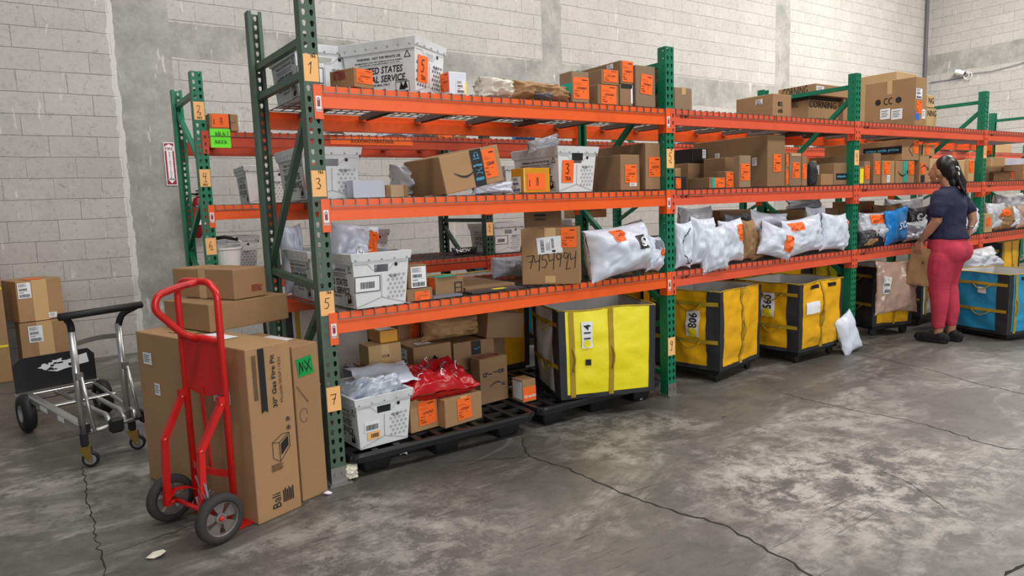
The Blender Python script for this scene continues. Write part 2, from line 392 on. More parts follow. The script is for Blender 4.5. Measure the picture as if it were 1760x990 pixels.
def floor_mat():
    m = bpy.data.materials.new('concrete_floor'); m.use_nodes = True; N = NT(m)
    g = N.new('ShaderNodeNewGeometry'); P = g.outputs['Position']
    n1 = N.noise(.55, 6, P, .62, .6); n2 = N.noise(3.2, 6, P, .7, .5); n3 = N.noise(38, 4, P, .7)
    col = N.mix(N.ramp(n1, .3, .7), srgb((72, 71, 70)), srgb((112, 110, 104)))
    col = N.mix(N.math('MULTIPLY', N.ramp(n2, .42, .66), .6), col, srgb((60, 59, 60)))
    col = N.mix(N.math('MULTIPLY', N.ramp(n3, .5, .75), .3), col, srgb((54, 54, 53)))
    # worn pale patches
    mp = N.new('ShaderNodeMapping'); N.link(P, mp.inputs[0]); mp.inputs['Rotation'].default_value = (0, 0, .5); mp.inputs['Scale'].default_value = (1, 2.2, 1)
    w = N.math('MULTIPLY', N.ramp(N.noise(.8, 7, mp.outputs[0], .68, .8), .50, .62), N.ramp(N.noise(7, 6, P, .75), .40, .56))
    col = N.mix(N.math('MULTIPLY', w, .55), col, srgb((178, 175, 168)))
    # worn, polished lane in front of the racks, with lamp glare painted pale into it
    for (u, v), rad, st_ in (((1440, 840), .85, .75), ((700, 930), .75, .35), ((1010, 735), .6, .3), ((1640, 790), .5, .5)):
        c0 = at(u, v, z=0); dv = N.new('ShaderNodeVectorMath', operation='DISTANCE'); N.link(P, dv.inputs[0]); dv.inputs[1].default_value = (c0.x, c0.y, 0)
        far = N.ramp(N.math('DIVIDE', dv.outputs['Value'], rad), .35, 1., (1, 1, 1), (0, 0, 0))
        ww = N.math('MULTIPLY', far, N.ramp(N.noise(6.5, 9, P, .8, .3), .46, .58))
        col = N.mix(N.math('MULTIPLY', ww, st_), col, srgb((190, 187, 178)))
    # scratches
    for sc, ro in ((1.0, .4), (1.3, 1.3), (.8, 2.2), (2.2, .8), (2.0, 2.7), (2.6, -.3)):
        q = N.new('ShaderNodeMapping'); N.link(P, q.inputs[0]); q.inputs['Rotation'].default_value = (0, 0, ro); q.inputs['Scale'].default_value = (1.1*sc, 34*sc, 1)
        s_ = N.math('MULTIPLY', N.ramp(N.noise(1.7, 3, q.outputs[0], .55), .66, .69), N.ramp(N.noise(2.1, 4, P, .6), .42, .55))
        col = N.mix(N.math('MULTIPLY', s_, .75), col, srgb((46, 45, 45)))
    N.link(col, N.b.inputs['Base Color'])
    rr = N.new('ShaderNodeMapRange'); N.link(n2, rr.inputs[0]); rr.inputs[3].default_value = .28; rr.inputs[4].default_value = .62
    N.link(rr.outputs[0], N.b.inputs['Roughness']); N.b.inputs['Specular IOR Level'].default_value = .5
    N.bump(N.math('ADD', n2, N.math('MULTIPLY', n3, .4)), .18, .01)
    MATS['concrete_floor'] = m
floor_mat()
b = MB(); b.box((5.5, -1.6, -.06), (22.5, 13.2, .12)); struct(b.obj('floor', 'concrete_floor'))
b = MB(); b.box((6.2, 4.85, 3.3), (21.2, .2, 6.8)); struct(b.obj('wall_back', 'block_wall'))
b = MB(); b.box((16.34, -1.4, 3.3), (.24, 12.5, 6.8)); struct(b.obj('wall_right', 'block_wall_side'))
mat('corner_pipe_grey', (96, 96, 96), .6)
b = MB(); b.tube([(16.0, 4.68, 0), (16.0, 4.68, 6.6)], .035, 8); struct(b.obj('trim_1', 'corner_pipe_grey'))
# floor cracks: thin grooves filled with dirt, drawn in floor metres
mat('crack_dirt', (40, 38, 36), .95)
def crack(pts, w, seed, label):
    R = random.Random(seed); P = [at(u, v, z=0) for u, v in pts]; out = []
    for a, c in zip(P, P[1:]):
        n = max(2, int((c-a).length/.035)); d = (c-a).normalized(); s_ = Vector((-d.y, d.x, 0))
        for i in range(n): out.append(a+(c-a)*(i/n)+s_*R.gauss(0, .007))
    out.append(P[-1]); b = MB(); k = len(out)
    for i, p in enumerate(out):
        d = (out[min(i+1, k-1)]-out[max(i-1, 0)]).normalized(); s_ = Vector((-d.y, d.x, 0))*(w*R.uniform(.35, 1.1)/2*(1 if 0 < i < k-1 else .2))
        b.v += [(p.x-s_.x, p.y-s_.y, .0012), (p.x+s_.x, p.y+s_.y, .0012)]
    b.f = [(2*i, 2*i+2, 2*i+3, 2*i+1) for i in range(k-1)]
    return struct(b.obj('floor_crack', 'crack_dirt'))
crack([(895, 752), (910, 785), (960, 800), (1040, 835), (1105, 862), (1180, 885), (1250, 905), (1310, 940), (1390, 985), (1420, 1005)], .014, 1, '')
crack([(905, 785), (870, 788), (780, 795)], .006, 2, '')
crack([(140, 800), (152, 860), (170, 930), (182, 1000)], .007, 3, '')
crack([(180, 955), (240, 935), (300, 915), (335, 898)], .005, 4, '')
crack([(1345, 675), (1400, 690), (1480, 708), (1560, 722), (1640, 745), (1700, 765), (1765, 775)], .010, 5, '')
crack([(1455, 605), (1530, 620), (1600, 636), (1680, 660), (1765, 678)], .010, 6, '')
crack([(1725, 990), (1765, 965)], .02, 7, '')
crack([(1640, 880), (1560, 830), (1500, 800)], .004, 8, '')
# ============================================================ pallet racking
PITCH = .0508
def strip(b, w, k0, k1, cols, kind, f):
    """perforated strip; f(x, z) -> 3-D point"""
    cw = w/len(cols)
    for k in range(k0, k1):
        z0 = k*PITCH; zc = z0+PITCH/2
        for i, cx in enumerate(cols):
            xa = -w/2+i*cw; xb = xa+cw
            rect = [(xb, zc), (xb, z0+PITCH), (cx, z0+PITCH), (xa, z0+PITCH), (xa, zc), (xa, z0), (cx, z0), (xb, z0)]
            if kind == 'tear': hole = [(cx+.0095, zc+.005), (cx+.007, zc+.013), (cx, zc+.0155), (cx-.007, zc+.013), (cx-.0095, zc+.005), (cx-.0055, zc-.011), (cx, zc-.0145), (cx+.0055, zc-.011)]
            else: hole = [(cx+.0035*math.cos(a), zc+.0065*math.sin(a)) for a in [j*PI/4 for j in range(8)]]
            n = len(b.v); b.v += [tuple(f(*q)) for q in rect+hole]
            b.f += [(n+j, n+(j+1) % 8, n+8+(j+1) % 8, n+8+j) for j in range(8)]
PW = .078; PD = .072
_pm = {}
def post_mesh(height, m, face):      # face: -1 front face towards -y, +1 towards +y
    key = (round(height, 3), m, face)
    if key in _pm: return _pm[key]
    b = MB(); n = int(height/PITCH); h = n*PITCH; yf = -PD/2*1
    f = lambda x, z: (x, face*PD/2, z)
    strip(b, PW, 0, n, (-.0195, .0195), 'tear', f)
    for s_ in (-1, 1):
        strip(b, PD, 0, n, (.012 if face > 0 else -.012,), 'dot', lambda y, z: (s_*PW/2, y, z))
        b.add([(s_*PW/2, -face*PD/2, 0), (s_*(PW/2-.02), -face*PD/2, 0), (s_*(PW/2-.02), -face*PD/2, h), (s_*PW/2, -face*PD/2, h)], [(0, 1, 2, 3)])
    me = b.mesh('post', m, merge=.0001); _pm[key] = me; return me
def postobj(me, parent, x, y):
    o = link('post', me, parent); o.location = (x, y, 0)
    s_ = o.modifiers.new('sheet', 'SOLIDIFY'); s_.thickness = .0025; s_.offset = 0
    return o
def tagpaper(parent, x, yf, z0, z1, draw, w=.072):
    b = MB(); b.box((x, yf-.0015, (z0+z1)/2), (w, .001, z1-z0)); p = b.obj('level_tag', 'tag_paper', parent)
    fl = Flat(); draw(fl, 0, (z0+z1)/2, z1-z0)
    fl.build('handwriting', 'ink', p, lambda a, c: (x+a, yf-.0035, c))
def frame(label, x, y, D, h, paints, braces, tags, lean=0, hr=None, group=None):
    r = thing('upright_frame', label, 'rack frame', (x, y, 0), 0, group); r.rotation_euler[1] = lean
    postobj(post_mesh(h, paints, -1), r, 0, PD/2); postobj(post_mesh(hr or h, paints, 1), r, 0, D-PD/2)
    for yy, yo in ((0, .03), (D, D-.03)):
        b = MB(); b.box((0, yo, .004), (.12, .13, .008)); s_ = -1 if yy == 0 else 1
        b.box((0, yy+s_*.004, .045), (PW+.006, .004, .09))
        for q in (-1, 1): b.lathe([(0, 0), (.009, 0), (.009, .007), (0, .007)], Matrix.Translation((q*.02, yy+s_*.006, .055)) @ Matrix.Rotation(PI/2, 4, 'X'), 6)
        b.obj('foot_plate', 'zinc', r)
    for (ya, za, yb, zb) in braces:
        b = MB(); a = Vector((0, ya, za)); c = Vector((0, yb, zb))
        b.bar(a, c, .036, .034, (1, 0, 0)); b.obj('brace', paints, r)
    for (z0, z1, dr) in tags: tagpaper(r, 0, 0, z0, z1, dr)
    return r
def d_num(n, top='', bot='', arrow=None):
    def f(fl, x, zc, h):
        fl.hand(n, x, zc+(.0 if not bot and not arrow else .012), h*.42 if h < .14 else h*.40, h*.028)
        if top: fl.hand(top, x+.012, zc+h*.43, h*.10, h*.018)
        if arrow: fl.hand(arrow, x, zc-h*.20, h*.18, h*.022)
        if bot: fl.hand(bot, x, zc-h*.38, h*.13, h*.018)
    return f
H = 2.4384
R1X = [0, 2.49, 4.855, 7.41, 10.06, 12.6]; R1Y = 0.; R1D = 1.0
R2X = [-.135, 2.305, 4.75, 7.2, 9.65, 12.1, 14.55]; R2Y = 2.08; R2D = .93
TOPS = 0
Z1, Z2, Z3 = 2.022, 1.468, .894
Q1, Q2, Q3 = 2.016, 1.479, .936
brA = [(0.03, 2.25, .97, 2.27), (.03, 2.09, .97, 2.10), (.03, 1.98, .97, 1.10), (.03, 1.02, .97, 1.06), (.03, .98, .97, .2), (.03, .14, .97, .14)]
brG = [(.03, 2.33, .97, 2.33), (.03, 2.26, .97, 1.44), (.97, 1.36, .03, .62), (.03, .16, .97, .16), (.97, .2, .03, .55)]
frame('sage green end frame of the front rack tagged 1, 3, 5, 7', 0, 0, 1., 2.5908, 'sage_green_paint', brA,
      [(2.040, 2.168, d_num('1', 'TBA')), (1.485, 1.613, d_num('3', 'TBA')), (.889, 1.013, d_num('5', 'TBA')), (.390, .518, d_num('7'))], lean=0)
frame('bright green frame of the front rack with tags 5 and 9 between the bins', R1X[1], 0, 1., H, 'green_paint', brG,
      [(1.623, 1.754, d_num('5', 'TB', '', '>')), (.296, .427, d_num('9', '', '', '<'))])
frame('green frame of the front rack with a white mailer leaning at its foot', R1X[2], 0, 1., H, 'green_paint', brG, [(1.647, 1.778, d_num('4', '', '', '>'))])
frame('green frame of the front rack directly behind the standing person', R1X[3], 0, 1., H, 'green_paint', brG, [(1.726, 1.869, d_num('1', '', '', '>'))])
frame('green frame of the front rack standing past the blue bin', R1X[4], 0, 1., H, 'green_paint', brG, [])
br2 = [(.03, 2.3, .9, 2.31), (.9, 2.26, .03, 1.75), (.03, 1.6, .9, 1.15), (.9, 1.1, .03, .7), (.03, .14, .9, .14)]
frame('green end frame of the back rack tagged 2, 4 and 6', R2X[0], R2Y, R2D, H, 'green_paint', br2,
      [(2.097, 2.225, d_num('2', '', 'MAX', '>')), (1.618, 1.744, d_num('4', '', 'MAX', '>')), (1.12, 1.244, d_num('6', '', '', '>'))])
brD = [(.03, 1.27, .9, 1.27), (.9, 1.22, .5, .9), (.5, .84, .03, .5), (.03, 2.2, .9, 2.2), (.03, 1.4, .9, 2.1), (.03, .14, .9, .14)]
frame('dark green frame of the back rack with one tag 5', R2X[1], R2Y, R2D, H, 'dark_green_paint', brD, [(1.127, 1.251, d_num('5', '', '', '>'))], hr=2.0)
for i, w in ((2, 'behind the amber bins'), (3, 'behind the printed cartons on the top shelf'), (4, 'half hidden behind the person'), (5, 'past the person'), (6, 'farthest from the hand truck')):
    frame('green frame of the back rack ' + w, R2X[i], R2Y, R2D, 2.2 if i > 2 else H, 'green_paint', br2, [])
def beam(label, xa, xb, y, ztop, out, paint, mark=0, h=.105, sticker=None, group=None):
    """step beam from post to post; out = -1 outer face towards the camera side, +1 away"""
    L = xb-xa-PW; r = thing('shelf_beam', label, 'rack beam', ((xa+xb)/2, y, ztop), 0, group)
    o = out; t = .045
    b = MB(); b.prism([(0, 0), (0, -h), (-t, -h), (-t, -.041), (-t+.018, -.041), (-t+.018, 0)], -L/2, L/2, lambda a, c, x: (x, o*a, c))      # outer face at a=0, body runs inwards
    b.obj('beam', paint, r)
    for s_ in (-1, 1):
        c = MB(); xx = s_*(L/2+.016)
        c.box((xx, 0+o*.004*1, -.078), (.044, .006, .165)); c.box((s_*(L/2-.003), -o*.03, -.078), (.006, .068, .165))
        pl = c.obj('connector', paint, r)
        if mark == 1 or mark == s_*2:
            q = Flat().rect(xx-.014, -.125, xx+.014, -.05); lf = q.build('safety_decal', 'white_label', pl, lambda a, z: (a, o*.0085, z))
            q = Flat().rect(xx-.007, -.10, xx+.007, -.07)
            for k in range(4): q.rect(xx-.012+.007*k, -.122, xx-.009+.007*k, -.112)
            q.stroke([(xx-.008, -.068), (xx, -.058), (xx+.008, -.068)], .003)
            q.build('decal_print', 'sign_red', lf, lambda a, z: (a, o*.0100, z))
        elif mark:
            q = Flat()
            for k in range(3):
                for zz in (-.03, -.08, -.13)[k:k+1]: q.poly([(xx-.006, zz), (xx+.006, zz), (xx+.004, zz-.022), (xx-.004, zz-.022)])
            q.build('rivet_slot', 'ink', pl, lambda a, z: (a, o*.0085, z))
    if sticker: sticker(r, L)
    return r
def beamtext(r, L):
    Flat().text('RD MFC', -L/2+.11, -.045, w=.09, h=.022).rect(-L/2+.17, -.05, -L/2+.30, -.047).build('stamped_text', 'ink', r, lambda a, z: (a, -.0015, z))
_dk = {}
def deck(label, x0, x1, y0, D, z, group):
    w = x1-x0; key = (round(w, 3), round(D, 3))
    if key not in _dk:
        b = MB(); n = int(w/.064); t = .0048
        for i in range(n+1):
            x = -w/2+.01+(w-.02)*i/n
            b.bar((x, -.006, 0), (x, D-.04, 0), t)
            b.bar((x, -.006, .002), (x, -.006, -.036), t)
        for j in range(9): b.bar((-w/2, .03+(D-.1)*j/8, -.004), (w/2, .03+(D-.1)*j/8, -.004), t)
        b.bar((-w/2, -.008, -.036), (w/2, -.008, -.036), t)
        c = MB()
        for k in range(3):
            x = -w/2+w*(k+.5)/3
            c.box((x, D/2, -.012), (.052, D-.09, .003))
            for s_ in (-1, 1): c.box((x+s_*.025, D/2, -.027), (.003, D-.09, .03))
        _dk[key] = (b.mesh('wire_grid', 'wire_zinc'), c.mesh('support_channel', 'channel_zinc'))
    r = thing('wire_deck', label, 'wire shelf', ((x0+x1)/2, y0, z+.004), 0, group)
    link('wire_grid', _dk[key][0], r); link('support_channel', _dk[key][1], r)
LV = {Z1: 'top', Z2: 'middle', Z3: 'lower', Q1: 'top', Q2: 'middle', Q3: 'lower'}
BAY = ['bay over bright yellow bin', 'bay over amber bins', 'bay behind the person', 'bay over blue bin']
BAK = ['bay beside the extinguisher sign', 'bay past the dark green frame', 'middle bay', 'bay behind the person', 'bay past the person', 'farthest bay']
def lime(r, L):
    q = Flat().rect(-L/2+.02, -.115, -L/2+.16, .02).build('lime_label', 'lime_label', r, lambda a, z: (a, -.006, z))
    Flat().hand('@A@', -L/2+.09, -.02, .035).hand('@@X@', -L/2+.09, -.075, .03).build('handwriting', 'ink', q, lambda a, z: (a, -.0075, z))
def warn(r, L):
    q = Flat().rect(-L/2+.92, -.075, -L/2+1.65, -.012).build('red_tape', 'orange_label', r, lambda a, z: (a, -.004, z))
    Flat().hand('@A@A@@XA@@AX@A@', -L/2+1.28, -.045, .035, .003).build('handwriting', 'ink', q, lambda a, z: (a, -.006, z))
for i in range(4):
    xa, xb = R1X[i], R1X[i+1]
    for z in (Z1, Z2, Z3):
        pf = 'orange_paint' if i == 0 else 'lit_orange_paint'
        mk = 1 if i == 0 else 3
        beam('%s front beam of the %s shelf, front rack %s' % ('bright orange' if i == 0 else 'brightly lit orange', LV[z], BAY[i]), xa, xb, 0, z, -1, pf, mk, sticker=beamtext if i else None)
        beam('orange rear beam of the %s shelf, front rack %s' % (LV[z], BAY[i]), xa, xb, R1D, z, 1, 'orange_paint' if z != Z1 else 'orange_paint', 3)
        for k, sd in ((0, 'toward'), (1, 'beyond')):
            m_ = (xa+xb)/2; a, c = (xa+.045, m_-.004) if k == 0 else (m_+.004, xb-.045)
            deck('%s wire deck, front rack %s, half %s the hand truck' % (LV[z], BAY[i], sd), a, c, R1Y, R1D, z, 'wire decks of the front rack')
for i in range(6):
    xa, xb = R2X[i], R2X[i+1]
    for z in (Q1, Q2, Q3):
        pf = 'old_orange_paint' if i < 2 and z != Q2 else 'lit_orange_paint' if i >= 2 else 'orange_paint'
        st = None
        if i == 0 and z == Q1:
            def st(r, L): lime(r, L); warn(r, L)
        beam('weathered front beam of the %s shelf, back rack %s' % (LV[z], BAK[i]), xa, xb, R2Y, z, -1, pf, 3 if not (i == 0 and z == Q2) else 1, sticker=st)
        beam('weathered rear beam of the %s shelf, back rack %s' % (LV[z], BAK[i]), xa, xb, R2Y+R2D, z, 1, 'old_orange_paint', 3)
        for k, sd in ((0, 'toward'), (1, 'beyond')):
            m_ = (xa+xb)/2; a, c = (xa+.045, m_-.004) if k == 0 else (m_+.004, xb-.045)
            deck('%s wire deck, back rack %s, half %s the hand truck' % (LV[z], BAK[i], sd), a, c, R2Y, R2D, z, 'wire decks of the back rack')
# ============================================================ parcels
def FM(M, w, d, h, face, e=.0012):
    if face == 'front': return (1, -d/2), lambda a, b: (a, -d/2-e, b)
    if face == 'left': return (0, -w/2), lambda a, b: (-w/2-e, -a, b)
    if face == 'right': return (0, w/2), lambda a, b: (w/2+e, a, b)
    return (2, h), lambda a, b: (a, b, h+e)
def l2f(face, p):
    return (p.x, p.z) if face == 'front' else (-p.y, p.z) if face == 'left' else (p.y, p.z) if face == 'right' else (p.x, p.y)
def px_rect(M, w, d, h, face, r):
    (ax, k), _ = FM(M, w, d, h, face)
    a = l2f(face, hit_local(M, r[0], r[3], ax, k)); b = l2f(face, hit_local(M, r[2], r[1], ax, k))
    c = l2f(face, hit_local(M, r[0], r[1], ax, k)); e = l2f(face, hit_local(M, r[2], r[3], ax, k))
    x0 = (a[0]+c[0])/2; x1 = (b[0]+e[0])/2; y0 = (a[1]+e[1])/2; y1 = (b[1]+c[1])/2
    lim = {'front': (w/2, h), 'left': (d/2, h), 'right': (d/2, h), 'top': (w/2, d/2)}[face]
    lo = -d/2 if face == 'top' else 0
    cl = lambda q, m: max(-m+.003, min(m-.003, q))
    x0, x1 = sorted((cl(x0, lim[0]), cl(x1, lim[0]))); y0, y1 = sorted((max(lo+.003, min(lim[1]-.003, y0)), max(lo+.003, min(lim[1]-.003, y1))))
    return x0, y0, x1, y1
def label_art(kind, txt, x0, y0, x1, y1, small):
    w = x1-x0; h = y1-y0; cx = (x0+x1)/2; cy = (y0+y1)/2; f = Flat()
    if kind == 'o':
        tall = h > w*.8
        tw, th = (w, h) if tall else (h, w)
        if txt:
            if txt.startswith('|'):      # turned sideways
                f.text(txt[1:], x0+w*.55, cy, w=h*.5, h=w*.14, rot=PI/2); f.rect(x0+w*.1, y0+h*.2, x0+w*.14, y0+h*.6); return f
            f.text(txt, cx+w*.04, y0+h*.50, w=w*.62, h=h*.115)
        f.rect(x0+w*.55, y0+h*.86, x0+w*.9, y0+h*.90)
        if not small:
            f.rect(x0+w*.08, y0+h*.66, x0+w*.62, y0+h*.668); f.rect(x0+w*.08, y0+h*.72, x0+w*.5, y0+h*.728)
            f.text('SAE 5', x0+w*.22, y0+h*.36, w=w*.28, h=h*.05).text('MSC', x0+w*.2, y0+h*.23, w=w*.26, h=h*.05).text('CAGES', x0+w*.25, y0+h*.13, w=w*.3, h=h*.07)
            f.rect(x0+w*.58, y0+h*.33, x0+w*.70, y0+h*.35)
        else: f.rect(x0+w*.12, y0+h*.30, x0+w*.4, y0+h*.36); f.rect(x0+w*.12, y0+h*.12, x0+w*.36, y0+h*.24)
    elif kind == 'w':
        f.bars(x0+w*.1, y0+h*.06, x0+w*.9, y0+h*.26, int(abs(cx)*977)+3)
        f.bars(x0+w*.1, y0+h*.48, x0+w*.72, y0+h*.64, 7+int(abs(cy)*977))
        for k in range(5): f.rect(x0+w*.08, y0+h*(.92-.045*k), x0+w*(.55 if k % 2 else .7), y0+h*(.935-.045*k))
        f.rect(x0+w*.06, y0+h*.42, x0+w*.94, y0+h*.428); f.rect(x0+w*.1, y0+h*.34, x0+w*.45, y0+h*.37)
    elif kind == 'ws':      # sideways shipping label with two upright bar codes
        f.bars(x0+w*.14, y0+h*.12, x0+w*.28, y0+h*.85, 5, True); f.bars(x0+w*.58, y0+h*.3, x0+w*.68, y0+h*.9, 8, True)
        for k in range(6): f.rect(x0+w*(.36+.03*k), y0+h*.2, x0+w*(.368+.03*k), y0+h*(.6+.05*(k % 3)))
        f.rect(x0+w*.58, y0+h*.08, x0+w*.72, y0+h*.2)
    elif kind == 'wt':      # plain label with small type
        for k in range(4): f.rect(x0+w*.12, y0+h*(.75-.17*k), x0+w*(.8-.13*(k % 2)), y0+h*(.80-.17*k))
    return f
TILT = {}
def put_label(root, M, w, d, h, e):
    """e = (kind, face, pixel rect or ('f', x0, y0, x1, y1) in face metres, text, rotation)"""
    kind, face, r = e[:3]; txt = e[3] if len(e) > 3 else ''; rot = e[4] if len(e) > 4 else 0
    if kind == 'tape':      # band along the middle of a face
        _, f = FM(M, w, d, h, face, .0008)
        if face == 'top': q = (-w/2, -r/2, w/2, r/2) if txt == 'x' else (-r/2, -d/2, r/2, d/2)
        elif face in ('left', 'right'): q = (-r/2, 0 if txt == 'x' else h*.72, r/2, h)
        else: q = (-r/2, 0 if txt == 'x' else h*.75, r/2, h)
        Flat().rect(*q).build('packing_tape', e[4] if len(e) > 4 else 'clear_tape', root, f); return
    q = r[1:] if r[0] == 'f' else px_rect(M, w, d, h, face, r)
    x0, y0, x1, y1 = q; cx, cy = (x0+x1)/2, (y0+y1)/2
    lvl = {'o': .0024, 'w': .002, 'ws': .002, 'wt': .002}.get(kind, .0016)
    _, f0 = FM(M, w, d, h, face, lvl); _, f1 = FM(M, w, d, h, face, lvl+.0012)
    c_, s_ = math.cos(rot), math.sin(rot)
    R = lambda g: (lambda a, b: g(cx+(a-cx)*c_-(b-cy)*s_, cy+(a-cx)*s_+(b-cy)*c_))
    small = (x1-x0)*(y1-y0) < .0035
    if kind in ('o', 'w', 'ws', 'wt'):
        nm, mt = ('route_sticker', 'orange_label') if kind == 'o' else ('shipping_label', 'white_label')
        p = Flat().rect(x0, y0, x1, y1).build(nm, mt, root, R(f0))
        art = label_art(kind, txt, x0, y0, x1, y1, small)
        if art.v: art.build('printed_text', 'ink', p, R(f1))
    elif kind == 'patch':      # plain coloured patch: txt = material
        p = Flat().rect(x0, y0, x1, y1).build(e[5] if len(e) > 5 else 'sticker', txt, root, R(f0))
        if len(e) > 6: e[6](Flat(), x0, y0, x1, y1).build('printed_text', e[7] if len(e) > 7 else 'ink', p, R(f1))
    elif kind == 'art':        # ink straight on the face: txt = function(Flat, rect)
        txt(Flat(), x0, y0, x1, y1).build('printed_mark', e[5] if len(e) > 5 else 'black_print', root, R(f1))
N_ = [0]; TOP = {}
def carton_mesh(w, d, h, m, seed, open_top=False):
    R = random.Random(seed); b = MB()
    b.box((0, 0, h/2), (w, d, h)); me = bpy.data.meshes.new('box_body'); me.from_pydata(b.v, [], b.f); bm = bmesh.new(); bm.from_mesh(me)
    bmesh.ops.recalc_face_normals(bm, faces=bm.faces)
    j = min(w, d, h)*.012
    for v in bm.verts:
        if v.co.z > h/2: v.co += Vector((R.uniform(-j, j*.3)*(1 if v.co.x > 0 else -1), R.uniform(-j, j*.1)*(1 if v.co.y > 0 else -1), R.uniform(-j, 0)))
    bmesh.ops.bevel(bm, geom=bm.edges[:], offset=min(.006, min(w, d, h)*.05), segments=2, affect='EDGES', profile=.6)
    bm.to_mesh(me); bm.free(); me.materials.append(m); return me
def carton(label, u, y, z, ur, vt, d, rot=0, ex=(), c=0, w=None, v=None, uL=None, h=None, name='cardboard_box', cat='box', group=None, tilt=0, mt=None, fold=True, M=None):
    """near front corner at pixel column u in the plane y (or on the plane z at pixel row v); ur = pixel column where the front face ends; vt = pixel row of the top at the near corner"""
    N_[0] += 1; seed = N_[0]; rot = math.radians(rot)
    if v is not None: N = at(u, v, z=z)
    else: N = Vector((at(u, px((0, y, z))[1] if vt is None else vt, y=y).x, y, z)); N.x = solve_x(u, y, z)
    dx = Vector((math.cos(rot), math.sin(rot), 0)); dy = Vector((-math.sin(rot), math.cos(rot), 0))
    w = w or along(N, dx, ur)
    if uL is not None: d = along(N, dy, uL)
    if z > .5 and not tilt and abs(rot) < .1:
        xa, xb = clampx(N.x, N.x+w, y, y+d)
        if xb-xa > .02: N.x = xa; w = xb-xa
    h = h or zat(N.x, N.y, vt)-z
    if w < .02 or d < .02 or h < .01 or max(w, d, h) > 1.3: print('CHECKBOX', label, round(w, 3), round(d, 3), round(h, 3))
    w, d, h = max(w, .02), max(d, .02), max(h, .01)
    c0 = N+dx*w/2+dy*d/2
    MM = Matrix.Translation(c0) @ Matrix.Rotation(rot, 4, 'Z')
    if tilt: MM = Matrix.Translation(N) @ Matrix.Rotation(rot, 4, 'Z') @ Matrix.Rotation(math.radians(tilt), 4, 'Y') @ Matrix.Translation((w/2, d/2, 0))
    r = thing(name, label, cat, group=group, M=MM); TOP[r.name] = z+h
    link('box_body', carton_mesh(w, d, h, MATS[mt] if mt else CARD[c % 4], seed), r)
    if fold and mt is None:
        q = Flat().rect(-w/2+.004, -.0012, w/2-.004, .0012); q.build('flap_seam', 'crack_dirt', r, lambda a, b: (a, b, h+.0006))
    for e in ex: put_label(r, MM, w, d, h, e)
    return r
def solve_x(u, y, z): return along((0, y, z), (1, 0, 0), u)
def smile_art(fl=1, rot=0):
    return lambda f, x0, y0, x1, y1: f.smile((x0+x1)/2, (y0+y1)/2, x1-x0, fl)
def txt_art(s, bold=True, shear=0, rot=0):
    return lambda f, x0, y0, x1, y1: f.text(s, (x0+x1)/2, (y0+y1)/2, w=(x1-x0) if not rot else (y1-y0), h=(y1-y0) if not rot else (x1-x0), bold=bold, shear=shear, rot=rot)
# ---- plastic mail tubs
TUBV = {}
def tub_text(f, w, h):
    f.text('WARNING - NOT FOR PRIVATE USE', 0, h*.70, w=w*.66, h=.014)
    f.text('MAXIMUM PENALTY FOR THEFT OR MISUSE OF POSTAL PROPERTY', 0, h*.63, w=w*.72, h=.008).text('$1000 FINE AND 3 YEARS IMPRISONMENT (18 USC 1707)', 0, h*.585, w=w*.62, h=.008)
    f.rect(-w*.36, h*.555, w*.36, h*.558)
    f.text('UNITED STATES', 0, h*.47, w=w*.70, h=.036, shear=.25).text('POSTAL SERVICE', 0, h*.31, w=w*.76, h=.036, shear=.25)
    f.text('FOR MAIL ONLY', 0, h*.20, w=w*.28, h=.012)
    s = w*.43; zz = h*.70
    for a, b in (((s-.018, zz-.012), (s, zz+.02)), ((s, zz+.02), (s+.018, zz-.012)), ((s+.018, zz-.012), (s-.018, zz-.012))): f.stroke([a, b], .004)
    x0, x1, y0, y1 = w*.22, w*.42, h*.05, h*.22
    for a, b in (((x0, y0), (x1, y0)), ((x1, y0), (x1, y1)), ((x1, y1), (x0, y1)), ((x0, y1), (x0, y0))): f.stroke([a, b], .0025)
    f.text('STACK', (x0+x1)/2, y1+.008, w=w*.18, h=.009)
    f.poly([(x0+.02, y0+.008), (x0+.035, y0+.05), (x0+.045, y0+.03), (x0+.06, y0+.008)]).poly([(x1-.045, y0+.012), (x1-.02, y0+.055), (x1-.01, y0+.015)])
    return f
def end_text(f, w, h):
    f.text('TARE WEIGHT', w*.24, h*.56, w=.06, h=.008).text('4.0 LBS', w*.24, h*.53, w=.035, h=.008)
    return f
